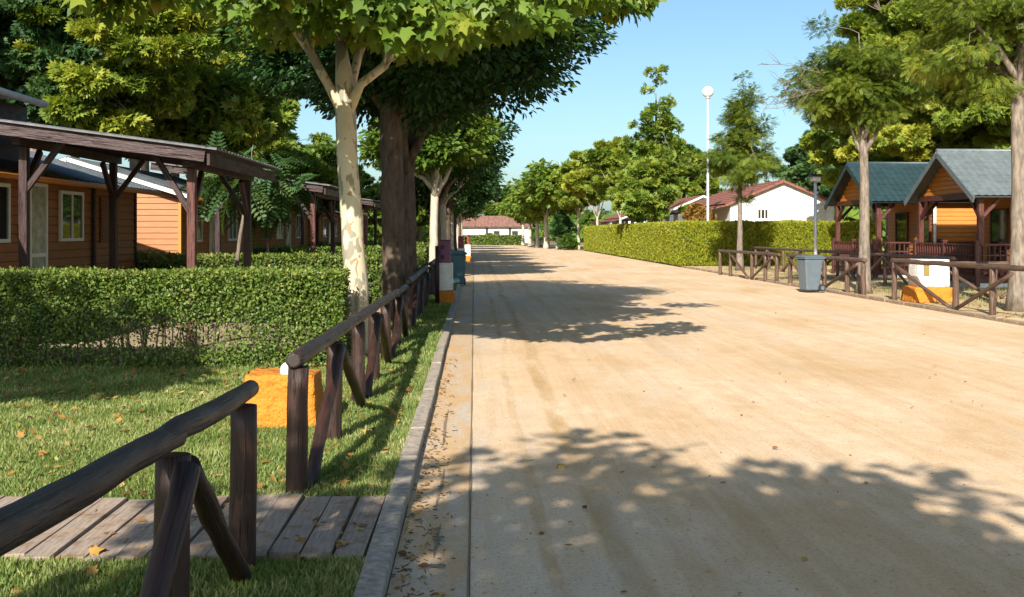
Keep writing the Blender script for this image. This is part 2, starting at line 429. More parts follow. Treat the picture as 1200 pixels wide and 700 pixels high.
M_GROUND = ground_mat("ground_earth", [(.36, (.14, .12, .06)), (.6, (.28, .23, .13))])
def plank_mat():
    m, nt, b = mat("weathered_plank")
    v = coords(nt, "UV", (1, .08, 1)); n1 = noise(nt, v, 60, 5, .65); n2 = noise(nt, coords(nt), 3, 4)
    g = N(nt, "ShaderNodeNewGeometry")
    c = ramp(nt, n1, [(.3, (.18, .13, .10)), (.65, (.40, .32, .255))])
    c = mixc(nt, ramp(nt, n2, [(.45, 0), (.7, .5)]), c, (.36, .25, .15))
    c = mixc(nt, math_(nt, 'MULTIPLY', g.outputs["Random Per Island"], .45), c, (.20, .14, .10))
    c = mixc(nt, ramp(nt, noise(nt, coords(nt), 9, 6, .7), [(.52, 0), (.62, .8)]), c, (.20, .115, .055))
    nt.links.new(c, b.inputs["Base Color"]); b.inputs["Roughness"].default_value = .85
    bump(nt, b, n1, .5, .008); return m
M_PLANK = plank_mat()

# ------------------------------------------------------------------ ground, road, kerbs
def sheet(name, x0, x1, y0, y1, z, m, nx=1, ny=1, wob=0, seed=0):
    xs = np.linspace(x0, x1, nx+1); ys = np.linspace(y0, y1, ny+1)
    rng = np.random.default_rng(seed)
    vs = [(x, y, z+(wob*rng.normal() if 0 < i < nx and 0 < j < ny else 0)) for j, y in enumerate(ys) for i, x in enumerate(xs)]
    fs = [(j*(nx+1)+i, j*(nx+1)+i+1, (j+1)*(nx+1)+i+1, (j+1)*(nx+1)+i) for j in range(ny) for i in range(nx)]
    mb = MB(); mb.add(vs, fs); o = mb.build(name, m, smooth=True); o['kind'] = 'structure'; return o
sheet("ground", -900, 900, -200, 1500, -.06, M_GROUND)
sheet("road", -.02, 9.35, -12, 119, 0, M_SAND)
sheet("road_crossing", -40, 60, 119, 123, 0, M_SAND)
sheet("road_gutter", -.385, -.024, -12, 119, .004, M_GUTTER)
mb = MB(3)      # dark joint between gutter and road
ys = np.linspace(-2, 60, 160)
wv = np.cumsum(mb.rng.normal(0, .0012, 160)); wd = .0025+.004*np.abs(np.sin(ys*3.1)+np.sin(ys*1.3))
vs = [(-.027+wv[i]*.5+s_*wd[i], ys[i], .009) for i in range(160) for s_ in (-1, 1)]
mb.add(vs, [(2*i, 2*i+1, 2*i+3, 2*i+2) for i in range(159)])
for (y0, y1, xx) in ((5.0, 5.6, -.20), (5.9, 6.9, -.225), (7.6, 9.2, -.24)):
    q = np.linspace(y0, y1, 14); ww = .010*np.sin(np.linspace(0, np.pi, 14))+.001; jx = np.cumsum(mb.rng.normal(0, .003, 14))
    vs = [(xx+jx[i]+s_*ww[i], q[i], .009) for i in range(14) for s_ in (-1, 1)]
    mb.add(vs, [(2*i, 2*i+1, 2*i+3, 2*i+2) for i in range(13)])
o = mb.build("road_joint", plain("joint_dirt", (.20, .15, .10), .95)); o['kind'] = 'structure'
sheet("road_underlay", -.5, 9.4, -12, 119, -.012, M_GUTTER)
sheet("lawn", -60, -.5, -12, 12.2, .035, M_LAWN)
sheet("verge", -1.5, -.5, 12.2, 119, .035, M_LAWN)
sheet("yard", -60, -1.5, 12.2, 119, .030, M_YARD)
sheet("dry_verge", 9.47, 60, -12, 119, .025, M_DRYG)
# kerbs, cut into stones with small gaps
mb = MB(4); y = -3.0
while y < 119:
    l = 1.0 if y < 40 else 8
    j = mb.rng.normal(0, .004); mb.box(-.505+j, -.385+j, y+.004, y+l-.004, -.05, .075+mb.rng.normal(0, .003)); y += l
o = mb.build("kerb", M_CONC, bevel=.012); o['kind'] = 'structure'
mb = MB(5); y = 2.0
while y < 46:
    l = 1.0; x = 9.35+.02*math.sin(y)
    mb.box(x, x+.12, y+.01, y+l-.01, -.05, .075+mb.rng.normal(0, .008)); y += l
o = mb.build("edging_kerb", M_STONEKERB, bevel=.012); o['kind'] = 'structure'

# boardwalk: planks laid lengthways
bw = empty("boardwalk", (-3.2, 5.4, .05), "weathered grey plank boardwalk crossing the grass between the log fences", "boardwalk")
mb = MB(6); x = -.53
while x > -6.5:
    wdt = .135+mb.rng.normal(0, .006); sk = mb.rng.normal(0, .03)
    z1 = .075+mb.rng.normal(0, .006)
    y0 = 4.88+mb.rng.normal(0, .03); y1 = 5.97+mb.rng.normal(0, .03)
    mb.hexa([(x-wdt, y0, .02), (x, y0, .02), (x+sk*.2, y1, .02), (x-wdt+sk*.2, y1, .02),
             (x-wdt, y0, z1), (x, y0, z1+mb.rng.normal(0, .004)), (x+sk*.2, y1, z1), (x-wdt+sk*.2, y1, z1+mb.rng.normal(0, .004))])
    x -= wdt+.006+abs(mb.rng.normal(0, .006))
mb.build("decking", M_PLANK, bw)
mb = MB(); mb.box(-6.6, -.53, 5.0, 5.08, .0, .018); mb.box(-6.6, -.53, 5.75, 5.83, .0, .018); mb.build("joist", M_LOG, bw)

# ------------------------------------------------------------------ trees
def vnoise(seed):
    rng = np.random.default_rng(seed); K = rng.normal(0, 1, (7, 3))*2.1; ph = rng.random(7)*6.28
    return lambda d: np.sin(d@K.T+ph).mean(axis=-1)
def spline(p0, p1, k, sag, rng, jit):
    t = np.linspace(0, 1, k)[:, None]; P = p0+(p1-p0)*t; P[:, 2] += sag*np.sin(t[:, 0]*np.pi)
    n = rng.normal(0, jit, (k, 3)); n[0] = 0; n[-1] = 0
    return P+n
def crown_mesh(name, rng, cen, rad, n_clump, clump_r, n_leaf, size, tmpl, flat=.7, shell=.42, lump=.5, droop=.35, upn=1.0, conic=0, tone=0.5, outn=.8, cflat=.55, extra=None):
    nz = vnoise(int(rng.integers(1e6))); cl = []
    cen = np.array(cen, float); rad = np.array(rad, float)
    while len(cl) < n_clump:
        d = rng.normal(size=3); d /= np.linalg.norm(d)
        r = rng.random()**shell*(.82+lump*float(nz(d)))
        p = d*r
        if p[2] < 0: p[2] *= flat
        if conic: p[:2] *= max(.06, 1-conic*(p[2]*.5+.5))*1.25
        cl.append(cen+p*rad)
    cl = np.array(cl)
    if extra is not None: cl = np.concatenate([cl, extra]); n_clump = len(cl)
    csz = clump_r*(.6+.8*rng.random(n_clump)); cv = rng.random(n_clump)
    if extra is not None: csz[-len(extra):] *= .62
    wgt = csz**2; idx = rng.choice(n_clump, n_leaf, p=wgt/wgt.sum())
    g = rng.normal(size=(n_leaf, 3)); g /= np.linalg.norm(g, axis=1)[:, None]; rr = rng.random(n_leaf)**.5
    off = g*rr[:, None]*csz[idx][:, None]*np.array((1.15, 1.15, cflat))
    P = cl[idx]+off
    out = P-cen; out /= np.linalg.norm(out, axis=1)[:, None]+1e-6
    D = g*np.array((1, 1, .4))+out*.5+rng.normal(size=(n_leaf, 3))*.45; D[:, 2] -= droop
    Nn = rng.normal(size=(n_leaf, 3))*.55+np.array((0, 0, upn))+out*outn
    v = np.clip(tone+.28*(cv[idx]-.5)*2*.8+rng.normal(0, .16, n_leaf), 0, 1)
    me = scatter_mesh(name, P, D, Nn, size*(.65+.6*rng.random(n_leaf)), tmpl, v)
    return me, cl
def make_tree(name, label, group, loc, seed, trunk, r0, r1, cen, rad, n_clump, clump_r, n_leaf, size, tmpl, lm, bm, n_limb=5, n=12,
              limb_r=.45, twigs=True, limbs=None, limb_deep=True, cat="tree", flare=1.5, stems=1, **kw):
    rng = np.random.default_rng(seed)
    root = empty(name, loc, label, cat, group)
    me, cl = crown_mesh("crown", rng, cen, rad, n_clump, clump_r, n_leaf, size, tmpl, **kw)
    mb = MB(seed)
    T = np.array(trunk, float); k = 14
    # smooth trunk path
    tt = np.linspace(0, 1, len(T)); ti = np.linspace(0, 1, k)
    P = np.stack([np.interp(ti, tt, T[:, j]) for j in range(3)], 1); P[1:-1] = (P[:-2]+2*P[1:-1]+P[2:])/4
    P[1:-1, :2] += rng.normal(0, r0*.04, (k-2, 2))
    rr = r0+(r1-r0)*ti; rr = rr*(1+(flare-1)*np.exp(-ti*9)); rr[-3:] = rr[-3:]*np.array((1.0, .9, .5))
    mb.tube(P, rr, n, .02)
    top = P[-1]; lines = [P[k//2:]]
    if limbs is None:
        far = cl[np.argsort(-np.linalg.norm((cl-top)*np.array((1, 1, .6)), axis=1))]
        ang = np.arctan2(far[:, 1]-top[1], far[:, 0]-top[0]); limbs = []
        for i in range(n_limb):
            a0 = -np.pi+2*np.pi*(i+rng.random()*.5)/n_limb
            j = np.argmin(np.abs(np.angle(np.exp(1j*(ang-a0))))+np.arange(len(far))*.004)
            limbs.append((far[j]-top)*.8+top)
        limbs.append(np.array(cen)+np.array((0, 0, rad[2]*.75)))
    for q in limbs:
        i0 = k-3+int(rng.integers(0, 2)) if limb_deep else k-3
        L = spline(P[i0], np.array(q, float), 9, .12*np.linalg.norm(np.array(q)-P[i0])*.6, rng, .04*np.linalg.norm(np.array(q)-P[i0])*.3)
        mb.tube(L, np.interp(np.arange(9), [0, 1, 8], [r1*limb_r*1.45, r1*limb_r*1.15, r1*.08+.006]), max(5, n-4), .02); lines.append(L)
    if twigs:
        A = np.concatenate(lines)
        for ci, c in enumerate(cl):
            if kw.get('extra') is not None and ci >= n_clump and ci % 4: continue
            j = np.argmin(np.linalg.norm(A-c, axis=1)+np.maximum(0, A[:, 2]-c[2])*.5)
            ln = np.linalg.norm(A[j]-c)
            if ln < .15: continue
            L = spline(A[j], c, 5, .08*ln, rng, .03*ln)
            mb.tube(L, np.linspace(max(.012, r1*.12), .005, 5), 4, 0, False)
    me_t = mb.build("trunk", bm, root, smooth=True)
    me_t.data.transform(__import__("mathutils").Matrix.Translation(Vector(loc)))   # built in local coordinates
    c = link("crown", me, [lm], root)
    return root
def at(px, D, z=0): return W(px, D, z)

GA = "avenue trees along the left kerb"
LT = .03
# T1: pale plane tree by the fence
p = W(424, 12.9, LT)
f1 = np.array((-.26, 0, 3.95))
rf_ = np.random.default_rng(4); fr = []
for q in np.arange(60, 738, 13):
    d_ = 9.3+1.8*rf_.random(); ff = W(q+rf_.normal(0, 10), d_); u_ = rf_.random()
    if q < 290 and rf_.random() < .6: continue
    if q < 330: yy_ = -30+50*u_**1.5
    elif q < 440: yy_ = -45+30*u_
    elif q < 640: yy_ = -12+42*u_
    else: yy_ = -22+26*u_
    fr.append((ff[0]-p[0], ff[1]-p[1], ZZ(yy_, d_)-LT))
T1 = make_tree("plane_tree", "pale barked plane tree leaning beside the left log fence, its big leaves overhead", GA, p, 11,
    [(0, 0, 0), (-.05, 0, .7), (-.14, 0, 1.9), f1], .155, .125, (.2, -.3, 5.35), (3.4, 3.3, 1.9), 110, .50, 24000, .165, T_PLANE, L_PLANE, M_PLANEBARK,
    n=18, limb_r=.42, flare=1.3, flat=.8, shell=.36, lump=.45, droop=1.3, upn=.35, outn=.9, tone=.5, extra=np.array(fr),
    limbs=[(-2.0, -.3, 5.55), (-.28, .1, 6.6), (1.7, -.4, 5.3), (.4, 1.9, 5.8)])
# T2, T3: dark trees
p = W(462, 17.9, LT)
T2 = make_tree("broadleaf_tree", "stout dark barked tree right behind the pale leaning plane tree", GA, p, 12,
    [(0, 0, 0), (-.02, 0, 1.6), (-.08, 0, 4.2)], .205, .19, (.55, .2, 5.1), (3.8, 3.5, 2.3), 240, .6, 64000, .13, T_OVAL, L_DARK, M_DARKBARK,
    n=16, limb_r=.34, flare=1.2, flat=.85, shell=.36, lump=.3, droop=.35, tone=.42)
p = W(479, 21.4, LT)
T3 = make_tree("broadleaf_tree", "slimmer dark trunk directly behind the stout dark tree on the left verge", GA, p, 13,
    [(0, 0, 0), (.0, 0, 1.6), (-.03, 0, 3.2)], .17, .15, (.1, .2, 5.2), (2.9, 2.9, 2.2), 120, .6, 22000, .15, T_DIA, L_DARK, M_DARKBARK,
    n=12, limb_r=.6, flat=.75, lump=.3, tone=.42)
# T4.. further along the avenue
p = W(508, 34, LT)
T4 = make_tree("plane_tree", "white trunked plane tree beyond the two dark trunks, before the purple box pedestal's row", GA, p, 14,
    [(0, 0, 0), (.0, 0, 1.6), (.05, 0, 3.2)], .15, .13, (-.2, 0, 4.8), (2.6, 2.7, 1.9), 90, .55, 14000, .22, T_DIA, L_PLANE, M_PALEBARK,
    n=10, limb_r=.6, flat=.75, lump=.35, tone=.35)
far_lab = ["brown trunked avenue tree just past the white trunked plane tree", "pale trunked avenue tree with a thin limb forking low off its trunk",
           "dark crowned avenue tree level with the first red pedestal box", "avenue tree above the second red pedestal box",
           "slender avenue tree well past the red pedestal boxes", "avenue tree among the last ones of the left row",
           "small far avenue tree near the end of the road", "last avenue tree before the low hedge at the road's end"]
T5 = make_tree("broadleaf_tree", far_lab[0], GA, (-1.45, 38.5, LT), 15,
    [(0, 0, 0), (.02, 0, 1.5), (.0, 0, 3.0)], .19, .16, (.2, 0, 4.7), (2.7, 2.8, 1.9), 90, .6, 16000, .19, T_DIA, L_DARK, M_DARKBARK,
    n=10, limb_r=.6, flat=.8, lump=.3, tone=.45)
T6 = make_tree("plane_tree", far_lab[1], GA, (-1.4, 44.5, LT), 16,
    [(0, 0, 0), (.03, 0, 1.5), (.02, 0, 3.0)], .2, .16, (.1, 0, 4.6), (2.7, 2.8, 2.0), 80, .6, 13000, .22, T_DIA, L_DARK, M_PALEBARK,
    n=10, limb_r=.6, flat=.8, lump=.35, tone=.6, limbs=[(.75, -.8, 3.4), (-1.2, .3, 4.6), (.6, 1.0, 5.0), (0, 0, 5.4)])
for i, (yy, src, sc, rz) in enumerate(((52, T5, 1.0, 1.2), (60, T6, .98, 2.5), (69, T5, 1.05, 3.8), (79, T6, 1.0, .6), (92, T5, 1.05, 5.1), (106, T6, 1.0, 4.0))):
    o = copy_tree(src); o.location = (-1.4, yy, LT); o.rotation_euler.z = rz; o.scale = (sc*1.22, sc*1.22, sc); o['label'] = far_lab[2+i]
# tree behind the camera whose shade falls on the foreground
o = make_tree("plane_tree", "plane tree behind the viewpoint shading the near road", GA, (-1.4, -3.0, LT), 21,
    [(0, 0, 0), (.0, 0, 1.6), (.0, 0, 3.0)], .16, .13, (.05, -.2, 4.6), (3.3, 3.1, 1.6), 120, .48, 6200, .21, T_PLANE, L_PLANE, M_PLANEBARK,
    n=12, limb_r=.6, flat=.85, shell=.45, lump=.35, droop=.4)

make_tree("plane_tree", "plane tree on the lawn left of the viewpoint shading the leggy hedge", GA, (-7.2, 4.4, LT), 22,
    [(0, 0, 0), (.0, 0, 1.4), (.0, 0, 2.8)], .14, .11, (.0, 0, 4.25), (2.9, 1.15, 1.05), 110, .5, 6500, .23, T_PLANE, L_PLANE, M_PLANEBARK,
    n=10, limb_r=.6, flat=.95, shell=.5, lump=.2, droop=.4)
# background trees on the left, behind the cabins
GB = "tall trees behind the left cabins"
def bt(label, px, D, seed, trunk_h, r0, cz, rad, nl, size, tm, lm, bm, name="broadleaf_tree", lean=0, **kw):
    p = W(px, D, .03)
    return make_tree(name, label, GB if 'grp' not in kw else kw.pop('grp'), p, seed, [(0, 0, 0), (lean*.4, 0, trunk_h*.5), (lean, 0, trunk_h)], r0, r0*.6,
        (lean, 0, cz), rad, int(kw.pop('ncl', 90)*1.5), kw.pop('clr', .8)*.66, int(nl*1.3), size*.82, tm, lm, bm, n=9, upn=kw.pop('upn', .35), **kw)
bt("dark evergreen at the far left rising behind the raised roof", -10, 27, 31, 6, .2, 7.0, (4.2, 3.5, 4.6), 44200, 0.20, T_SPRIG, L_DEEP, M_GREYBARK, ncl=120, lump=.5, tone=.65)
bt("bright yellow green tree with a pinkish trunk above the nearest pergola", 165, 27, 32, 6.5, .17, 5.6, (2.8, 2.6, 2.6), 13000, 0.22, T_SPRIG, L_YEL, M_GREYBARK, ncl=45, lump=.75, lean=-.4, tone=.5, clr=.7)
bt("mid green tree standing behind the bright yellow green one", 205, 34, 33, 6, .2, 7.0, (4.0, 3.4, 4.0), 37400, 0.21, T_SPRIG, L_BACK, M_GREYBARK, ncl=100, lump=.6, tone=.65)
bt("dark feathery tree with bare pale branches over the raised roof's corner", 88, 31, 34, 7, .17, 7.4, (3.2, 3.0, 4.0), 25500, 0.22, T_SPRIG, L_BACK, M_GREYBARK, ncl=70, lump=.7, tone=.6)
bt("dense green tree left of the pale plane trunk, over the cabins", 285, 36, 35, 6, .2, 7.2, (3.9, 3.4, 3.8), 34000, 0.21, T_SPRIG, L_BACK, M_GREYBARK, ncl=90, lump=.5, tone=.58)
bt("sunlit leafy tree directly behind the gap between the first two left cabins", 248, 30, 44, 3, .15, 4.9, (2.6, 2.2, 2.2), 10000, .27, T_SPRIG, L_BACK, M_GREYBARK, ncl=60, lump=.55, tone=.7)
bt("low sunlit green tree showing between the plane trunk and the cabins' roofs", 345, 46, 36, 3, .16, 3.9, (3.0, 3.0, 2.3), 23800, 0.22, T_SPRIG, L_BACK, M_GREYBARK, ncl=70, lump=.5, tone=.6)
bt("low yellow green tree just left of the stout dark trunk", 425, 60, 37, 2.6, .15, 3.1, (3.6, 3.2, 1.9), 20400, 0.25, T_SPRIG, L_BACK, M_GREYBARK, ncl=60, lump=.5, tone=.6)
bt("blue green tree seen between the dark trunks and white plane trunk", 492, 62, 38, 3, .16, 4.2, (3.2, 3.0, 3.0), 20400, 0.25, T_SPRIG, L_DEEP, M_GREYBARK, ncl=60, lump=.5, tone=.7)
bt("tall yellow green tree at the far left edge behind the nearest cabin", 40, 38, 39, 7, .2, 10.5, (5.5, 4, 4.5), 27200, 0.27, T_SPRIG, L_BACK, M_GREYBARK, ncl=80, lump=.5, tone=.65)
bt("tall green tree high behind the yellow green one", 170, 44, 40, 8, .22, 12.0, (6.0, 4, 5), 27200, 0.30, T_SPRIG, L_BACK, M_GREYBARK, ncl=80, lump=.5, tone=.4)
bt("rounded far tree past the end of the left avenue", 585, 165, 41, 3, .2, 6.2, (5, 4, 4.2), 10200, 0.45, T_SPRIG, L_BACK, M_GREYBARK, ncl=50, tone=.5)
# young tree with long compound leaves behind pergola
p = W(272, 21, .03)
make_tree("young_tree", "young tree with long drooping fern like leaves beside the second cabin", None, p, 42,
    [(0, 0, 0), (.15, 0, 1.4), (.35, 0, 2.6)], .05, .03, (.45, -.1, 2.75), (1.25, 1.2, .8), 14, .4, 150, .75, T_FROND, L_FROND, M_GREYBARK, n=8, n_limb=3, droop=.5, tone=.6)
p = W(318, 27, .03)
make_tree("young_tree", "bushy young tree with fern like leaves between the first two pergolas", None, p, 43,
    [(0, 0, 0), (-.1, 0, 1.2), (-.1, 0, 2.2)], .05, .03, (-.2, 0, 2.5), (1.2, 1.2, .9), 14, .4, 130, .75, T_FROND, L_FROND, M_GREYBARK, n=8, n_limb=3, droop=.5, tone=.5)

def woods(label, segs, n, seed):
    rng = np.random.default_rng(seed); P = []; nz = vnoise(seed)
    for (xa, ya, xb, yb, h, m) in segs:
        t = rng.random(m); q = np.c_[xa+(xb-xa)*t, ya+(yb-ya)*t, np.zeros(m)]
        hh = h*(.75+.35*nz(q*.35)+.15*nz(q*1.1)); q[:, 2] = hh*rng.random(m)**.7; q[:, :2] += rng.normal(0, 1.2, (m, 2)); P.append(q)
    P = np.concatenate(P); n = len(P)
    D = rng.normal(size=(n, 3)); Nn = rng.normal(size=(n, 3))+np.array((0, -.6, .6)); v = np.clip(.4+.25*nz(P*.8)+rng.normal(0, .15, n), 0, 1)
    o = link("distant_woods", scatter_mesh("distant_woods", P, D, Nn, .9*(.6+.8*rng.random(n)), T_SPRIG, v), [L_BACK]); tag(o, label, "woods", None, "stuff")
woods("far green wood behind the cabins and the end of the road", [(-70, 78, -9, 100, 6, 9000), (-9, 100, -7, 150, 5, 3000), (22, 100, 80, 90, 7, 7000), (13, 165, 40, 150, 6, 2500), (-20, 190, 20, 190, 6, 3000), (18, 118, 24, 160, 5, 2500)], 0, 150)
# right side trees
GR = "trees along the right fence"
p = W(1012, 26.3, .02)
make_tree("acacia_tree", "feathery olive tree in front of the teal roofed cabin, its left twigs bare", GR, p, 51,
    [(0, 0, 0), (.03, 0, 1.8), (-.02, 0, 4.3)], .155, .10, (-.05, .2, 5.3), (2.2, 2.1, 1.9), 130, .42, 17000, .19, T_FEATHER, L_FEATH, M_GREYBARK, n=12, limb_r=.5, lump=.5, tone=.35, droop=.4)
p = W(1193, 20.4, .02)
make_tree("acacia_tree", "grey barked tree at the right edge standing by the fence near the white pedestal", GR, p, 52,
    [(0, 0, 0), (.02, 0, 2.2), (.0, 0, 5.0)], .175, .12, (.2, .3, 5.6), (2.5, 2.3, 2.0), 130, .42, 15000, .19, T_FEATHER, L_FEATH, M_GREYBARK, n=14, limb_r=.5, lump=.5, tone=.5, droop=.4)
p = W(867, 41.7, .02)
make_tree("acacia_tree", "slim tree in front of the tall clipped hedge corner, crown narrowing to a point", GR, p, 53,
    [(0, 0, 0), (.0, 0, 2.4), (.05, 0, 6.4)], .13, .05, (.1, 0, 4.9), (1.8, 1.8, 3.1), 110, .36, 9500, .23, T_FEATHER, L_FEATH, M_GREYBARK, n=10, limb_r=.5, lump=.5, tone=.35, conic=.75, flat=.75)
R1 = [o for o in bpy.data.objects if o.name == 'acacia_tree'][0]
rg_ = np.random.default_rng(9); p = np.array(R1.location)
for i in range(7):
    mb = MB(900+i); a = math.pi+rg_.normal(0, .25); z0 = 4.6+rg_.random()*.9; L_ = 1.9+rg_.random()*.8
    A = p+np.array((-.2, 0, z0-.2)); B = p+np.array((L_*math.cos(a), -.2+L_*math.sin(a), z0+.35*rg_.normal()))
    P_ = spline(A, B, 8, .2, rg_, .04); mb.tube(P_, np.linspace(.022, .005, 8), 5, 0, False)
    for j in range(10):
        q = P_[3+j % 5]; e_ = q+np.array((-.15-.3*rg_.random(), rg_.normal(0, .2), rg_.normal(0, .28))); mb.tube([q, (q+e_)/2+rg_.normal(0, .03, 3), e_], [.008, .006, .003], 4, 0, False)
    mb.build("bare_branch", M_TWIG, R1)
GRB = "big trees behind the right cabins"
bt("huge yellow green tree towering behind the right cabins", 1095, 43, 54, 6, .3, 8.3, (4.8, 4.2, 5.4), 57800, 0.22, T_SPRIG, L_YEL, M_GREYBARK, ncl=170, clr=.85, lump=.6, tone=.55, flat=.95, grp=GRB)
bt("darker green half of the tree mass behind the teal roof", 1045, 49, 55, 6, .3, 8.2, (3.9, 3.8, 5.6), 37400, 0.24, T_SPRIG, L_BACK, M_GREYBARK, ncl=100, clr=.8, lump=.6, tone=.6, flat=.95, grp=GRB)
bt("olive tree filling the upper right corner behind the grey roofed cabin", 1215, 38, 56, 6, .3, 8.2, (3.9, 3.6, 5.0), 37400, 0.22, T_SPRIG, L_YEL, M_GREYBARK, ncl=110, clr=.75, lump=.6, tone=.55, flat=.95, grp=GRB)
bt("yellow leaved branches tree low between the two cabin roofs", 1130, 42, 57, 4, .2, 5.2, (4.6, 2.2, 1.5), 13600, 0.21, T_SPRIG, L_YEL, M_GREYBARK, ncl=50, clr=.7, lump=.5, tone=.75, grp=GRB)
bt("dense dark green tree left of the teal roof, beyond the white house", 962, 76, 58, 3, .25, 6.0, (3.6, 3.4, 4.0), 27200, 0.29, T_SPRIG, L_DEEP, M_GREYBARK, ncl=80, clr=.9, lump=.35, tone=.75, grp=GRB)
bt("broad green tree behind the teal roofed cabin, filling the gap beside the dark tree", 1025, 56, 59, 3, .25, 6.2, (4.2, 3.2, 4.2), 16000, .26, T_SPRIG, L_YEL, M_GREYBARK, ncl=100, clr=.85, lump=.45, tone=.5, flat=.95, grp=GRB)
bt("broad yellow green tree behind the grey roofed cabin's ridge", 1165, 48, 60, 3, .25, 5.6, (4.6, 3.2, 3.8), 16000, .26, T_SPRIG, L_YEL, M_GREYBARK, ncl=100, clr=.85, lump=.45, tone=.6, flat=.95, grp=GRB)
GH = "trees in the row behind the clipped hedge"
p = W(767, 66, .02)
make_tree("tall_tree", "tallest narrow tree behind the clipped hedge, left of the white globe lamp", GH, p, 61,
    [(0, 0, 0), (.1, 0, 4), (.1, 0, 10.5)], .2, .06, (.0, 0, 6.6), (3.0, 2.6, 5.4), 150, .34, 7500, .24, T_SPRIG, L_LIME, M_GREYBARK, n=9, limb_r=.5, lump=.95, tone=.6, conic=.42, flat=.85, shell=.85, upn=.3, droop=.1, cflat=1.0)
rowspec = [("olive yellow tree right of the tallest tree, beside the lamp pole", 803, 98, 6.4, (3.4, 3.0, 3.6), L_YEL, .35, 62),
           ("lime green tree in front of the tallest narrow tree", 748, 63, 3.8, (2.2, 2.2, 2.3), L_LIME, .7, 63),
           ("yellowing tree with thin bare twigs on top, middle of the hedge row", 727, 76, 6.3, (3.1, 2.8, 3.2), L_YEL, .45, 64),
           ("dusty yellow tree over the far part of the clipped hedge", 700, 84, 6.0, (3.2, 2.9, 3.1), L_YEL, .6, 65),
           ("olive tree where the clipped hedge ends", 678, 90, 5.4, (3.0, 2.7, 2.9), L_YEL, .35, 66)]
for lab, px, D, cz, rad, lm, tone, sd in rowspec:
    bt(lab, px, D, sd, 3, .15, cz, rad, 9000, .36, T_SPRIG, lm, M_PALEBARK, ncl=60, clr=.65, lump=.45, tone=tone, grp=GH)
bt("dark green tree behind the lamp pole and the red roofs", 800, 100, 67, 4, .2, 7, (4, 3.5, 4.2), 15300, 0.38, T_SPRIG, L_BACK, M_GREYBARK, ncl=60, clr=.9, tone=.3, grp=GH)
bt("small orange leaved tree in front of the red roofed white house", 819, 58, 68, 1.6, .06, 2.55, (.75, .75, .6), 1500, 0.20, T_SPRIG, L_ORANGE, M_GREYBARK, ncl=24, clr=.35, tone=.5, grp=GH)
GL = "round lime trees with whitewashed trunks on the far right"
lims = [(655, 93, "round lime tree nearest the end of the clipped hedge", 1.22), (640, 98, "lime tree with whitewashed trunk, second from the clipped hedge", 1.2), (630, 104, "lime tree with a whitewashed trunk, third from the clipped hedge", 1.05),
        (621, 113, "lime tree with a whitewashed trunk, second from the far end", 1.0), (613, 122, "farthest round lime tree by the white house at the road's end", 1.0)]
L0 = None
for i, (px, D, lab, sc) in enumerate(lims):
    p = W(px, D, .02)
    if L0 is None:
        L0 = make_tree("lime_tree", lab, GL, p, 71, [(0, 0, 0), (.02, 0, 1.3), (0, 0, 2.7)], .19, .15, (0, 0, 4.6), (2.5, 2.5, 2.6), 80, .7, 10000, .4, T_DIA, L_LIME, M_PALEBARK, n=9, lump=.25, tone=.55, flat=.8)
        L0.scale = (sc,)*3
    else:
        o = copy_tree(L0); o.location = p; o.rotation_euler.z = i*1.7; o.scale = (sc,)*3; o['label'] = lab

# cypress and bush near the lime trees
def blob_plant(name, label, cat, loc, rad, n, size, lm, seed, conic=0, tone=.5):
    rng = np.random.default_rng(seed); root = empty(name, loc, label, cat)
    me, cl = crown_mesh("crown", rng, (0, 0, rad[2]), rad, 40, .35*min(rad), n, size, T_SPRIG, lm if False else .95, .4, .2, -.2, .6, conic, tone) if False else crown_mesh("crown", rng, (0, 0, rad[2]), rad, 40, .4*min(rad), n, size, T_SPRIG, flat=.95, shell=.4, lump=.2, droop=-.2, upn=.6, conic=conic, tone=tone)
    link("crown", me, [lm], root)
    mb = MB(seed); mb.tube([(0, 0, 0), (0, 0, rad[2]*.5), (.02, 0, rad[2]*1.2)], [.06, .05, .03], 7); t = mb.build("trunk", M_TWIG, root)
    t.data.transform(__import__("mathutils").Matrix.Translation(Vector(loc)))
    return root
blob_plant("cypress", "slim dark cypress between the lime trunks and the clipped hedge", "tree", W(659, 92, 0), (.75, .75, 1.75), 3500, .28, L_DEEP, 81, .4)
blob_plant("shrub", "round green bush in front of the white house at the road's end", "bush", W(577, 126, 0), (1.0, .9, .75), 2200, .22, L_LIME, 82)
blob_plant("shrub", "dark low bush at the foot of the clipped hedge's far end", "bush", W(668, 90, 0), (.7, .6, .7), 1600, .22, L_LIME, 83, 0, .2)

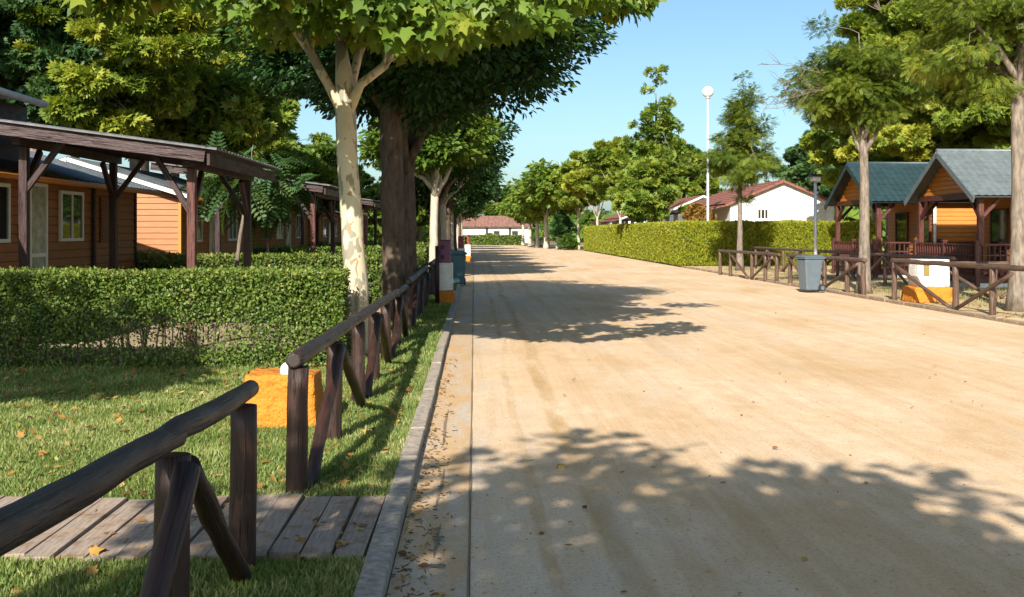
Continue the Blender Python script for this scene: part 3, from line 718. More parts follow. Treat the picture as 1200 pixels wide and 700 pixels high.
# ------------------------------------------------------------------ hedges
def hedge(label, x0, x1, y0, y1, h, n, size, lm, seed, tm=T_DIA, holes=None, core=None, shell=.14, tone=.5, z0=.02, group=None, up=False, stems=0, rough=.03):
    rng = np.random.default_rng(seed)
    root = empty("hedge", ((x0+x1)/2, (y0+y1)/2, 0), label, "hedge", group)
    lx, ly = x1-x0, y1-y0
    areas = np.array([lx*h, lx*h*.6, ly*h, ly*h, lx*ly, 0]); vol = .18*areas.sum()
    areas[5] = vol; k = rng.choice(6, n, p=areas/areas.sum())
    a = rng.random(n); b = rng.random(n); d = np.abs(rng.normal(0, shell, n))
    P = np.zeros((n, 3)); NN = np.zeros((n, 3))
    X = x0+a*lx; Y = y0+a*ly; Zh = z0+b*(h-z0)
    for kk in range(6):
        m = k == kk
        if kk == 0: P[m] = np.stack([X, y0+d, Zh], 1)[m]; NN[m] = (0, -1, 0)
        if kk == 1: P[m] = np.stack([X, y1-d, Zh], 1)[m]; NN[m] = (0, 1, 0)
        if kk == 2: P[m] = np.stack([x0+d, Y, Zh], 1)[m]; NN[m] = (-1, 0, 0)
        if kk == 3: P[m] = np.stack([x1-d, Y, Zh], 1)[m]; NN[m] = (1, 0, 0)
        if kk == 4: P[m] = np.stack([X, y0+b*ly, h-d*.8], 1)[m]; NN[m] = (0, 0, 1)
        if kk == 5: P[m] = np.stack([X, y0+rng.random(n)*ly, Zh], 1)[m]; NN[m] = (0, -.3, 1)
    nz = vnoise(seed+5)
    P += NN*(rough*1.6*nz(P*np.array((1.3, 1.3, 1.3)))+rough*.4*rng.normal(size=n))[:, None]
    keep = np.ones(n, bool)
    if holes is not None: keep = rng.random(n) < holes(P, rng)
    P = P[keep]; NN = NN[keep]; n2 = len(P)
    D = rng.normal(size=(n2, 3))*.8+NN*.35
    if up: D = rng.normal(size=(n2, 3))*.25+NN*.35+np.array((0, 0, 1.0))
    nn = rng.normal(size=(n2, 3))*.6+NN*.9+np.array((0, 0, .45))
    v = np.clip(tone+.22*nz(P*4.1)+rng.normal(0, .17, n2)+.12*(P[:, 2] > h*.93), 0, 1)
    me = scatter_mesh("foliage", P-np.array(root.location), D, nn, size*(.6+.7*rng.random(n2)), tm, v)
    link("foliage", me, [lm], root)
    mb = MB(seed)
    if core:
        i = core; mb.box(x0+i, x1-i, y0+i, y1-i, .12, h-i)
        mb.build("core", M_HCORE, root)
    if stems:
        for i in range(stems):
            xx = x0+rng.random()*lx; yy = (y0+y1)/2+rng.normal(0, .1)
            dx = rng.normal(0, .10, 2)
            mb.tube([(xx, yy, 0), (xx+dx[0]*.3, yy, h*.3), (xx+dx[0], yy+dx[1]*.5, h*.8)], [.012, .009, .004], 5, 0, False)
            for q in range(2):
                zz = h*(.15+.4*rng.random()); mb.tube([(xx+dx[0]*.3, yy, zz), (xx+rng.normal(0, .16), yy+rng.normal(0, .1), zz+.3)], [.007, .003], 4, 0, False)
        mb.build("stems", M_TWIG, root)
    return root
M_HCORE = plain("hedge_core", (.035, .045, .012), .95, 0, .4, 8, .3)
def h1_holes(P, rng):
    x = P[:, 0]; z = P[:, 2]
    g = np.exp(-((x+3.35)/.95)**4-((z-.42)/.21)**4)
    g2 = np.exp(-((x+5.3)/1.6)**4-((z-.22)/.18)**4)*.85
    low = np.clip((.22-z)/.2, 0, 1)*.45
    r = 1-np.clip(.8*g+.5*g2+low, 0, .985)
    right = x > -2.5
    return np.where(right, np.maximum(r, .8), r)
GHL = "clipped hedges between the left plots"
hedge("waist high clipped hedge behind the orange block, bare and leggy at its middle", -9.5, -1.5, 11.75, 12.4, 1.15, 120000, .042, L_HEDGE, 91, holes=h1_holes, stems=150, group=GHL, tone=.5)
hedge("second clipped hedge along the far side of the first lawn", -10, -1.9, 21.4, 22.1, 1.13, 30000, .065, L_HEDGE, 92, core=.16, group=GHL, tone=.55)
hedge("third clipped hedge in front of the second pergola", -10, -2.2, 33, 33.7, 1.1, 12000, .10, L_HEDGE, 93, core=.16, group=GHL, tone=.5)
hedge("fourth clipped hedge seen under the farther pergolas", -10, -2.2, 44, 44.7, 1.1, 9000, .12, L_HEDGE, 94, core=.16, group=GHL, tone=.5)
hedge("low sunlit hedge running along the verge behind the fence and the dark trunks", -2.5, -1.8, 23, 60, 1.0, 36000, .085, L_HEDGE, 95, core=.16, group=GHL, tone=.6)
GHR = "tall clipped conifer hedges on the right"
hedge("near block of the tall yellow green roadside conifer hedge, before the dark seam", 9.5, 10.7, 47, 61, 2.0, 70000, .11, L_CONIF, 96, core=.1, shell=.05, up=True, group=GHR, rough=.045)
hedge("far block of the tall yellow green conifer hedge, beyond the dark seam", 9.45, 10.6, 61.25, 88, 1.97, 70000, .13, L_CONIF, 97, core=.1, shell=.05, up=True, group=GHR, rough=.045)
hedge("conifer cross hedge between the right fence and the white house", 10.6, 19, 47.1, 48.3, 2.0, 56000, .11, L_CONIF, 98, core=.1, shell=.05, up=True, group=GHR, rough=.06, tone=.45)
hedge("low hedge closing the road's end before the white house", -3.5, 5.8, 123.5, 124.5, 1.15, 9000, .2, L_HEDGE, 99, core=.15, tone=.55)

# ------------------------------------------------------------------ log fences
def sagline(p0, p1, k, seed, amp=.012, sag=.0):
    rng = np.random.default_rng(seed); p0 = np.array(p0, float); p1 = np.array(p1, float)
    t = np.linspace(0, 1, k)[:, None]; P = p0+(p1-p0)*t
    j = rng.normal(0, amp, (k, 3)); j = (j+np.roll(j, 1, 0)+np.roll(j, -1, 0))/3; j[0] = 0
    P += j; P[:, 2] -= sag*np.sin(t[:, 0]*np.pi); return P
def log_fence(label, group, posts, rails, braces, pr=.058, rr=.052, br=.042, mp=M_LOG, mr=M_RAIL, seed=0, n=14):
    root = empty("log_fence", posts[0][:2]+(0,), label, "fence", group)
    sd = seed*100
    for (x, y, h) in posts:
        sd += 1; mb = MB(sd); k = 8
        P = sagline((x, y, -.05), (x+mb.rng.normal(0, .008), y+mb.rng.normal(0, .008), h), k, sd, .004)
        mb.tube(P, [pr*(1.06-.08*i/k) for i in range(k)]+[], n, .012); mb.build("post", mp, root, smooth=True)
    for (p0, p1, r) in rails:
        sd += 1; mb = MB(sd); k = max(8, int(np.linalg.norm(np.array(p1)-np.array(p0))/.16))
        P = sagline(p0, p1, k, sd, .005)
        rd = r*(1+.05*np.sin(np.linspace(0, 7, k)+sd)+.02*mb.rng.normal(size=k)); rd[0] *= .93; rd[-1] *= .93
        P = np.concatenate([P[:1]-(P[1]-P[0])*.04, P, P[-1:]+(P[-1]-P[-2])*.04]); rd = np.concatenate([[rd[0]*.7], rd, [rd[-1]*.7]])
        mb.tube(P, rd, n, .02); mb.build("rail", mr, root, smooth=True)
    for (p0, p1) in braces:
        sd += 1; mb = MB(sd); P = sagline(p0, p1, 9, sd, .006); mb.tube(P, br*(1+.04*mb.rng.normal(size=9)), n, .015); mb.build("brace", mp, root, smooth=True)
    return root
FX = -1.06
GFL = "log fences along the left kerb"
def fx(D): return W(556-1.06*F/D, D)[:2]
def fy(D): return (FX, D-.0)
log_fence("nearest dark log fence, its rail running out at the bottom left corner", GFL,
    [(FX, 2.02, .89), (FX, 3.6, .82), (FX-.01, 4.76, .80)],
    [((FX-.02, .6, .98), (FX, 3.66, .885), .047), ((FX, 3.5, .895), (FX, 4.92, .855), .044)],
    [((FX+.09, 3.5, .80), (FX+.09, 2.55, .0)), ((FX+.03, 3.72, .76), (FX+.03, 4.62, .03))], pr=.060, br=.043, seed=1, n=20)
log_fence("log fence starting beside the orange block and passing the pale plane trunk", GFL,
    [(FX, 6.13, .80), (FX, 7.71, .78), (FX, 9.41, .77), (FX, 10.8, .75), (FX, 12.3, .73), (FX, 14.0, .71), (FX, 15.4, .70)],
    [((FX, 6.05, .845), (FX, 10.9, .80), .050), ((FX, 10.8, .81), (FX, 15.9, .755), .048)],
    [((FX+.07, 7.6, .74), (FX+.05, 6.3, .04)), ((FX+.05, 7.82, .72), (FX+.05, 9.2, .04)), ((FX+.06, 10.9, .70), (FX+.05, 12.1, .04)), ((FX+.06, 10.7, .70), (FX+.05, 9.6, .04)), ((FX+.06, 13.9, .68), (FX+.05, 12.5, .04)), ((FX+.06, 14.1, .66), (FX+.05, 15.2, .04))],
    pr=.062, seed=2, n=16)
log_fence("dark log fence from the stout dark tree up to the purple box pedestal", GFL,
    [(FX, 16.6+1.15*i, .74) for i in range(6)], [((FX, 16.4, .80), (FX, 22.6, .82), .055)],
    [((FX+.06, 16.7+2.3*i+1.1, .68), (FX+.06, 16.7+2.3*i, .04)) for i in range(3)], seed=3, n=10)
log_fence("far log fence on the left verge beyond the teal bin", GFL,
    [(FX, 25+1.5*i, .76) for i in range(10)], [((FX, 24.8, .82), (FX, 39, .82), .055)],
    [((FX+.06, 25+3*i+1.4, .68), (FX+.06, 25+3*i, .04)) for i in range(5)], seed=4, n=8)
mb = MB(8); p = W(512.5, 22.0); mb.tube([(p[0], p[1], 0), (p[0], p[1], 1.3)], [.05, .048], 10, .01); o = mb.build("wooden_post", M_LOG, loc=(p[0], p[1], 0), smooth=True)
tag(o, "taller dark post standing just in front of the purple box pedestal", "post")

GFR = "log fences on the right verge"
def rb(px): return W(px, 1920/(322+.153*(px-843)-272))
def rfence(label, seed, pxs, rail_px, braces, h=.90):
    posts = [rb(q)[:2]+(h-.04,) for q in pxs]
    a, b = rail_px; A = rb(a); B = rb(b)
    rails = [((A[0], A[1], h), (B[0], B[1], h), .055)]
    br = []
    for (q0, q1) in braces:
        t = rb(q0); u = rb(q1); br.append(((t[0]-.06, t[1], h-.1), (u[0]-.06, u[1], .06)))
    return log_fence(label, GFR, posts, rails, br, pr=.06, br=.04, mp=M_LOGR, mr=M_LOGR, seed=seed, n=10)
rfence("faded log fence left of the wheelie bin, in front of the clipped hedge's corner", 5, [844, 856, 881, 897, 910], (842, 913), [(858, 879), (907, 883)])
rfence("faded log fence behind the wheelie bin", 6, [926, 966, 993, 1012], (923, 1014), [(928, 952), (1008, 967)])
rfence("faded log fence in front of the white and orange pedestal", 7, [1048, 1120, 1163, 1225], (1045, 1300), [(1052, 1116), (1190, 1124)], h=.94)
IX = 12.2
log_fence("inner log fence before the cabins' decks, parallel to the verge fence", GFR,
    [(IX, 26+2*i, .86) for i in range(10)], [((IX, 25.6, .92), (IX, 35, .92), .05), ((IX, 35, .92), (IX, 44.4, .92), .05)],
    [((IX-.06, 26+4*i+.1, .82), (IX-.06, 26+4*i+1.9, .06)) for i in range(5)]+[((IX-.06, 26+4*i+3.9, .82), (IX-.06, 26+4*i+2.1, .06)) for i in range(4)], mp=M_LOGR, mr=M_LOGR, seed=8, n=8)
log_fence("short inner log fence running back from the verge behind the white pedestal", GFR,
    [(10.9+1.3*i, 23.6, .80) for i in range(5)], [((10.7, 23.6, .86), (16.4, 23.6, .86), .05)],
    [((10.95, 23.55, .76), (12.1, 23.55, .06)), ((13.45, 23.55, .76), (12.3, 23.55, .06))], mp=M_LOGR, mr=M_LOGR, seed=9, n=8)
log_fence("small far log fence under the lime trees", GFR,
    [(7.0, 96+2.5*i, .86) for i in range(10)], [((7.0, 95.5, .92), (7.0, 119, .92), .06), ((7.0, 95.5, .55), (7.0, 119, .55), .05)], [], mp=M_LOG, mr=M_LOG, seed=10, n=6)

# ------------------------------------------------------------------ buildings
def boards_rect(mb, p0, u, L, z0, z1, nrm, bh=.14, gap=None, out=.02, ends=None):
    """lapped boards on a vertical wall; ends(z) -> (a,b) range along u"""
    p0 = np.array(p0, float); u = np.array(u, float); nrm = np.array(nrm, float)
    z = z0
    while z < z1-.01:
        zt = min(z+bh, z1); zn = zt; zt = zt-.013; a, b = (0, L) if ends is None else ends((z+zt)/2)
        if b-a > .05:
            A = p0+u*a; B = p0+u*b; up = np.array((0, 0, 1.))
            q = [A+up*z+nrm*out, B+up*z+nrm*out, B+up*zt+nrm*.004, A+up*zt+nrm*.004]
            s_ = mb.rng.random()*10
            mb.add(q, [(0, 1, 2, 3)], [[(s_, 0), (s_, b-a), (s_+bh, b-a), (s_+bh, 0)]])
            qb = [A+up*z, B+up*z, B+up*z+nrm*out, A+up*z+nrm*out]
            mb.add(qb, [(0, 1, 2, 3)], [[(s_, 0), (s_, 1), (s_+.01, 1), (s_+.01, 0)]])
        z = zn
def roof_sheet(mb, o, u, v, nu, nv, prof, step=0.0, thick=.02):
    o = np.array(o, float); u = np.array(u, float); v = np.array(v, float)
    nrm = np.cross(u, v); nrm /= np.linalg.norm(nrm)
    if nrm[2] < 0: nrm = -nrm
    us = np.linspace(0, 1, nu+1); rows = []
    for j in range(nv):
        rows.append((j/nv, step)); rows.append(((j+1)/nv-.0005, step*0.0 if step else 0))
    if not step: rows = [(j/nv, 0) for j in range(nv+1)]
    else: rows = [r for j in range(nv) for r in ((j/nv, 0.0), ((j+.98)/nv, step))]
    vs = []; lu = np.linalg.norm(u)
    for (t, off) in rows:
        for a in us: vs.append(o+u*a+v*t+nrm*(prof(a*lu)+off))
    m = len(rows); k = nu+1
    fs = [(j*k+i, j*k+i+1, (j+1)*k+i+1, (j+1)*k+i) for j in range(m-1) for i in range(nu)]
    mb.add(vs, fs)
    b = [o-nrm*thick, o+u-nrm*thick, o+u+v-nrm*thick, o+v-nrm*thick]
    mb.add(b, [(0, 1, 2, 3)])
    # front edge
    t = [o+v-nrm*thick, o+u+v-nrm*thick, o+u+v, o+v]; mb.add(t, [(0, 1, 2, 3)])
    for e in (0, 1):
        q = [o+u*e-nrm*thick, o+u*e+v-nrm*thick, o+u*e+v, o+u*e]; mb.add(q, [(0, 1, 2, 3)])
corr = lambda a: .018*math.sin(a*2*math.pi/.18)
tile = lambda a: .022*abs(math.sin(a*math.pi/.22))

def window_x(root, x, y0, y1, z0, z1, sgn=1, name="window", glass=M_GLASS, frame=M_WHITEP, curtain=True, mull=1):
    """opening on a wall facing +-X at plane x"""
    f = .055; d = .05*sgn
    mb = MB(); xa, xb = sorted((x, x+d))
    for (a, b, c, e) in ((y0, y1, z0, z0+f), (y0, y1, z1-f, z1), (y0, y0+f, z0+f, z1-f), (y1-f, y1, z0+f, z1-f)): mb.box(xa, xb, a, b, c, e)
    for i in range(mull):
        ym = y0+(y1-y0)*(i+1)/(mull+1); mb.box(xa+.004, xb-.004, ym-.025, ym+.025, z0+f, z1-f)
    w_ = mb.build(name, frame, root)
    g = MB(); xx = x+.028*sgn; g.quad((xx, y0+f, z0+f), (xx, y1-f, z0+f), (xx, y1-f, z1-f), (xx, y0+f, z1-f)); g.build("pane", glass, w_)
    return w_
def window_y(root, y, x0, x1, z0, z1, name="window", glass=M_GLASS, frame=M_WHITEP, mull=1):
    f = .055; mb = MB(); ya, yb = y-.05, y
    for (a, b, c, e) in ((x0, x1, z0, z0+f), (x0, x1, z1-f, z1), (x0, x0+f, z0+f, z1-f), (x1-f, x1, z0+f, z1-f)): mb.box(a, b, ya, yb, c, e)
    for i in range(mull):
        xm = x0+(x1-x0)*(i+1)/(mull+1); mb.box(xm-.022, xm+.022, ya+.004, yb-.004, z0+f, z1-f)
    w_ = mb.build(name, frame, root)
    g = MB(); g.quad((x0+f, y-.028, z0+f), (x1-f, y-.028, z0+f), (x1-f, y-.028, z1-f), (x0+f, y-.028, z1-f)); g.build("pane", glass, w_)
    return w_

# left cabins: long low bungalows, facade facing the road
CX = -7.0
def left_cabin(label, y0, y1, ms, first=False):
    x0 = CX-5; root = empty("wooden_cabin", ((x0+CX)/2, (y0+y1)/2, 0), label, "cabin", "wooden cabins on the left plots")
    e = 2.52; rg = e+.31*2.5; mid = (x0+CX)/2
    mb = MB(int(y0*10))
    mb.box(x0, CX, y0, y1, .3, e, 1)  # near-black core paints shadow lines into the slits between boards
    mb.add([(x0, y0, e), (CX, y0, e), (mid, y0, rg), (x0, y1, e), (CX, y1, e), (mid, y1, rg)], [(0, 1, 2), (4, 3, 5)], None, 1)
    boards_rect(mb, (CX, y0, 0), (0, 1, 0), y1-y0, .32, e, (1, 0, 0))
    def ends(z):
        k = max(0, (z-e)/.31); return (k, 5-k)
    boards_rect(mb, (x0, y0, 0), (1, 0, 0), 5, .32, rg, (0, -1, 0), ends=ends)
    mb.build("wall", [ms, M_DARK], root)
    for (ya, yb) in ((y0-.045, y0+.06), (y1-.06, y1+.02)):
        mb = MB(); mb.box(CX-.02, CX+.045, ya, yb, .3, e); mb.build("corner_trim", M_BEAM if first else M_HONEY, root)
    mb = MB(); mb.box(x0+.05, CX-.05, y0+.03, y1-.03, .0, .3); mb.build("plinth", M_GREYW, root)
    mb = MB(); ov = .38
    for sg in (1, -1):
        xe = mid+sg*(2.5+ov); ze = e-.31*ov+.06
        roof_sheet(mb, (mid, y0-.35, rg+.06), (0, y1-y0+.7, 0), (xe-mid, 0, ze-rg-.06), int((y1-y0+.7)/.045), 1, corr)
    rf = mb.build("roof", M_DARKROOF, root, smooth=False)
    mb = MB()
    for sg in (1, -1):
        xe = mid+sg*(2.5+ov); ze = e-.31*ov
        mb.beam((mid, y0-.36, rg+.0), (xe, y0-.36, ze+.0), .03, .09)
    mb.build("rake_board", M_WHITEP, rf)
    mb = MB(); mb.tube([(CX+ov+.05, y0-.3, e-.12), (CX+ov+.05, y1+.3, e-.12)], .05, 10); mb.build("gutter", M_HONEY, rf, smooth=True)
    return root
c1 = left_cabin("brown cabin nearest on the left with white framed windows and a raised roof", 11.5, 21.37, M_SIDING_D, True)
window_x(c1, CX+.02, 14.55, 15.58, 1.44, 2.32, glass=M_GLASS)
d = window_x(c1, CX+.02, 16.26, 16.92, .36, 2.38, name="door", glass=M_CURTAIN, mull=0); mb = MB(); mb.box(CX+.024, CX+.066, 16.315, 16.865, 1.2, 1.26); mb.build("rail", M_WHITEP, d)
window_x(c1, CX+.02, 17.46, 18.46, 1.44, 2.30)
mb = MB(); mb.box(CX+.02, CX+.05, 19.35, 20.1, 1.40, 2.25)
for i in range(12): mb.box(CX+.05, CX+.062, 19.4, 20.05, 1.44+.065*i, 1.48+.065*i)
mb.build("shutter", M_SHUTTER, c1)
mb = MB(); mb.box(CX+.02, CX+.07, 18.95, 19.05, .32, 2.45); mb.build("pilaster", M_BEAM, c1)
mb = MB(); mb.box(CX+.02, CX+.06, 15.95, 16.02, 1.5, 1.75); mb.build("wall_lamp", M_WHITEP, c1)
# raised monopitch roof part on cabin 1
mb = MB(); mb.box(-11, -7.62, 12.6, 17.75, 2.7, 3.72); mb.build("raised_wall", M_BEAM, c1)
mb = MB(); roof_sheet(mb, (-11.2, 12.3, 4.35), (0, 5.7, 0), (3.75, 0, -.52), 120, 1, corr); rr_ = mb.build("raised_roof", M_CORR, c1)
mb = MB(); mb.tube([(-7.42, 12.3, 3.80), (-7.42, 18.0, 3.80)], .06, 10); mb.build("gutter", M_GREYW, rr_, smooth=True)
cabs = [("orange cabin with a sunlit gable end behind the first pergola", 24.6, 32.4), ("orange cabin behind the second pergola", 35.6, 43), ("far orange cabin partly hidden by the pale plane trunk", 46.6, 54), ("farthest orange cabin glimpsed between the avenue trunks", 57.6, 66)]
for lab, a, b in cabs:
    c = left_cabin(lab, a, b, M_SIDING)
    for (q0, q1, zz) in ((.8, 1.8, 1.35), (4.6, 5.6, 1.35)): window_x(c, CX+.02, a+q0, a+q1, zz, 2.28)
    window_x(c, CX+.02, a+2.6, a+3.4, .36, 2.36, name="door", glass=M_CURTAIN, mull=0)

# pergolas with corrugated monopitch roofs
def pergola(label, D1, D2=None, k=1.0):
    D2 = D2 or D1+3.4*k; xr = -3.82; xl = -6.05
    root = empty("pergola", (xr, D1, 0), label, "pergola", "timber pergolas in front of the left cabins")
    zr, zl = 2.46, 2.75
    sl = (zl-zr)/(xr-xl)
    for (x, y, z) in ((xr, D1, zr), (xl, D1, zl), (xr, D2, zr), (xl, D2, zl)):
        mb = MB(); mb.box(x-.055, x+.055, y-.055, y+.055, 0, z); po = mb.build("post", M_REDWOOD if x == xr and y == D1 else M_BEAM, root, bevel=.008)
        mb = MB()
        sx = -1 if x == xr else 1; sy = 1 if y == D1 else -1
        mb.beam((x, y, z-.62), (x+sx*.5, y, z+.12+(-sx*.5)*sl), .07, .07, (0, 1, 0)); mb.build("knee_brace", M_BEAM, po)
        mb = MB(); mb.beam((x, y, z-.6), (x, y+sy*.5, z-.03), .07, .07, (1, 0, 0)); mb.build("knee_brace", M_BEAM, po)
    for x, z in ((xr, zr), (xl, zl)):
        mb = MB(); mb.box(x-.06, x+.06, D1-.25, D2+.25, z+.001, z+.12); mb.build("side_beam", M_BEAM, root, bevel=.006)
    xa, xb = xl-.5, xr+.36
    za = zl+(xl-xa)*sl; zb = zr-(xb-xr)*sl
    ys = np.linspace(D1-.2, D2+.2, 6)
    for i, y in enumerate(ys):
        mb = MB(); mb.beam((xa, y, za+.172), (xb, y, zb+.172), .07, .10); mb.build("rafter", M_BEAM, root)
    mb = MB(); mb.beam((xa-.9, D1-.52, za+.18+.9*sl), (xb-.05, D1-.52, zb+.18), .04, .16); mb.build("fascia", M_BEAM, root)
    mb = MB(); mb.box(xb-.03, xb+.01, D1-.5, D2+.5, zb+.06, zb+.215); mb.build("fascia", M_BEAM, root)
    mb = MB(); roof_sheet(mb, (xa-.9, D1-.6, za+.285+.9*sl), (0, D2-D1+1.2, 0), (xb-xa+1.02, 0, zb-za-1.02*sl), int((D2-D1+1.2)/.03), 1, corr); mb.build("roof", M_CORR, root)
    return root
pergola("nearest timber pergola with a plum brown fascia and grey sheet roof", 14.0)
pergola("second timber pergola, beside the fern leaved young trees", 24.4)
pergola("third timber pergola, right of the pale plane trunk", 36.3)
pergola("farthest small pergola seen between the dark trunks", 48)

# right cabins: gable porch facing the road
def right_cabin(label, X0, Yc, mroof):
    root = empty("gabled_cabin", (X0+3.5, Yc, 0), label, "cabin", "gabled cabins on the right plots")
    hw = 2.0; e = 2.72; rg = 3.98; ov = .3; pd = 2.0; fl = .32; X1 = X0+pd; X2 = X0+8
    pit = (rg-e)/hw
    mb = MB(int(Yc)); mb.box(X1, X2, Yc-hw, Yc+hw, fl, e, 1)
    mb.add([(X1, Yc-hw, e), (X1, Yc+hw, e), (X1, Yc, rg)], [(0, 1, 2)])
    boards_rect(mb, (X1, Yc-hw, 0), (0, 1, 0), 2*hw, fl, e, (-1, 0, 0))
    boards_rect(mb, (X1, Yc-hw, 0), (1, 0, 0), X2-X1, fl, e, (0, -1, 0))
    mb.build("wall", [M_HONEY, M_SIDING_D], root)
    # front gable over porch
    mb = MB(7); ends = lambda z: (lambda k: (k, 2*hw-k))((z-e)/pit)
    mb.add([(X0+.12, Yc-hw, e+.02), (X0+.12, Yc+hw, e+.02), (X0+.12, Yc, rg)], [(0, 1, 2)])
    boards_rect(mb, (X0+.1, Yc-hw, 0), (0, 1, 0), 2*hw, e+.02, rg, (-1, 0, 0), ends=ends)
    mb.build("gable", M_HONEY, root)
    mb = MB()
    for sg in (-1, 1):
        roof_sheet(mb, (X0-.3, Yc, rg+.06), (X2-X0+.5, 0, 0), (0, sg*(hw+ov), -pit*(hw+ov)), int((X2-X0+.5)/.055), 7, tile, .03)
    rf = mb.build("roof", mroof, root)
    mb = MB(); mb.tube([(X0-.32, Yc, rg+.075), (X2+.2, Yc, rg+.075)], .06, 8); mb.build("ridge_cap", mroof, rf, smooth=True)
    mb = MB()
    for sg in (-1, 1): mb.beam((X0-.315, Yc, rg-.03), (X0-.315, Yc+sg*(hw+ov), rg-.03-pit*(hw+ov)), .04, .17, (1, 0, 0) if False else (0, 0, 1))
    mb.build("rake_board", mroof, rf)
    mb = MB(); mb.box(X0, X0+.1, Yc-hw, Yc+hw, e-.16, e+.01); mb.box(X0+.1, X1-.03, Yc-hw, Yc-hw+.1, e-.16, e); mb.box(X0+.1, X1-.03, Yc+hw-.1, Yc+hw, e-.16, e); mb.build("porch_beam", M_REDWOOD, root)
    for (y, sy) in ((Yc-hw+.06, 1), (Yc+hw-.06, -1)):
        mb = MB(); mb.box(X0-.02, X0+.13, y-.075, y+.075, .0, e-.162); po = mb.build("post", M_REDWOOD, root, bevel=.01)
        mb = MB(); mb.beam((X0+.055, y, e-.75), (X0+.055, y+sy*.55, e-.17), .09, .09, (1, 0, 0)); mb.build("knee_brace", M_REDWOOD, po)
        mb = MB(); mb.beam((X0+.055, y, e-.75), (X0+.6, y, e-.17), .09, .09, (0, 1, 0)); mb.build("knee_brace", M_REDWOOD, po)
    # openings on the porch wall
    for (a, b) in ((Yc-hw+.35, Yc-hw+1.25), (Yc+.15, Yc+1.2)):
        window_x(root, X1-.02, a, b, fl+.02, 2.32, -1, "door", M_GLASS, M_REDWOOD, mull=0)
    mb = MB(); mb.tube([(X1-.06, Yc-hw-.06, .35), (X1-.06, Yc-hw-.06, e-.05)], .05, 8); mb.build("downpipe", M_WHITEP, root, smooth=True)
    mb = MB(); mb.box(X0-.1, X1-.03, Yc-hw-.05, Yc+hw, .16, fl); mb.build("deck", M_REDWOOD, root)
    mb = MB(); mb.box(X0-.05, X2, Yc-hw-.02, Yc+hw-.02, .0, .15); mb.build("skirt", M_GREYW, root)
    # railings
    def railing(p0, p1, nm="railing"):
        mb = MB(); p0 = np.array(p0, float); p1 = np.array(p1, float); L = np.linalg.norm(p1-p0); k = int(L/.17)
        mb.beam(p0+(0, 0, .92), p1+(0, 0, .92), .09, .05); mb.beam(p0+(0, 0, .62), p1+(0, 0, .62), .05, .05); mb.beam(p0+(0, 0, .16), p1+(0, 0, .16), .05, .06)
        for i in range(k+1):
            q = p0+(p1-p0)*(i+.5)/(k+1); mb.beam(q+(0, 0, .03), q+(0, 0, .88), .085, .022, (p1-p0)/L)
        mb.build(nm, M_REDWOOD, root)
    railing((X0-.08, Yc-hw+.15, fl), (X0-.08, Yc+hw-.15, fl)); railing((X0, Yc-hw-.03, fl), (X1+1.6, Yc-hw-.03, fl))
    for (x, y) in ((X0-.08, Yc-hw-.03), (X0-.08, Yc), (X0-.08, Yc+hw), (X1+.1, Yc-hw-.08)):
        mb = MB(); mb.box(x-.055, x+.055, y-.055, y+.055, .05, 1.32); mb.box(x-.075, x+.075, y-.075, y+.075, 1.32, 1.36); mb.build("railing_post", M_REDWOOD, root)
    return root
right_cabin("gabled cabin with a sunlit grey green roof at the right edge", 14.27, 30.45, M_GREENROOF)
right_cabin("gabled cabin with a dark teal roof, left of the grey roofed one", 13.6, 36.1, M_TEALROOF)

# white red-roofed houses
def white_house(label, x0, x1, y0, y1, e, rg, detail=True):
    mid = (x0+x1)/2; root = empty("white_house", (mid, (y0+y1)/2, 0), label, "house", "white red roofed houses behind the hedge")
    mb = MB(); mb.box(x0, x1, y0, y1, 0, e)
    mb.add([(x0, y0, e), (x1, y0, e), (mid, y0, rg), (x0, y1, e), (x1, y1, e), (mid, y1, rg)], [(0, 1, 2), (4, 3, 5)])
    mb.build("wall", M_WHITE, root)
    mb = MB(); s = (rg-e)/(mid-x0); ov = .35
    for sg in (-1, 1):
        roof_sheet(mb, (mid, y0-.25, rg+.08), (0, y1-y0+.5, 0), (sg*(mid-x0+ov), 0, -s*(mid-x0+ov)), int((y1-y0+.5)/.08), 9, tile, .03, .05)
    rf = mb.build("roof", M_REDTILE, root)
    mb = MB()
    for sg in (-1, 1): mb.beam((mid, y0-.27, rg+.0), (mid+sg*(mid-x0+ov), y0-.27, rg-s*(mid-x0+ov)), .03, .14)
    mb.build("rake_tile", M_REDTILE if detail else M_WHITEP, rf)
    if detail:
        mb = MB(); mb.box(x0, x1, y0-.04, y0-.003, 3.12, 3.18); mb.build("string_course", M_GREYW, root)
        window_y(root, y0-.005, x0+1.55, x0+2.2, 2.32, 2.92, glass=M_DARK, mull=2)
        for a in (2.9, 4.4):
            mb = MB(); mb.box(x0+a, x0+a+1.15, y0-.03, y0-.002, .1, 3.0); mb.build("panel", M_GREYW, root)
    mb = MB(); mb.box(x0-.03, x0-.002, y0+2, y0+3, .1, 2.3); mb.build("door", M_GREYW, root)
    window_x(root, x0-.003, y0+4.5, y0+6, 1.2, 2.3, -1, glass=M_DARK)
    # porch wall on the road side
    mb = MB()
    for yy in np.linspace(y0+.2, y1-.2, 5): mb.box(x0-1.5, x0-1.25, yy-.13, yy+.13, 0, e-.45)
    mb.build("porch_pillar", M_WHITE, root)
    mb = MB(); roof_sheet(mb, (x0-.25, y0-.1, e-.12), (0, y1-y0+.2, 0), (-1.5, 0, -.35), int((y1-y0)/.1), 4, tile, .03, .05); mb.build("porch_roof", M_REDTILE, root)
    return root
white_house("white house with a red tiled gable behind the cross hedge", 14.6, 20.6, 58, 70, 3.25, 4.5)
white_house("second white house with a pale roof edge, left of the nearer red gable", 14.3, 20.3, 77, 90, 3.0, 4.3, False)
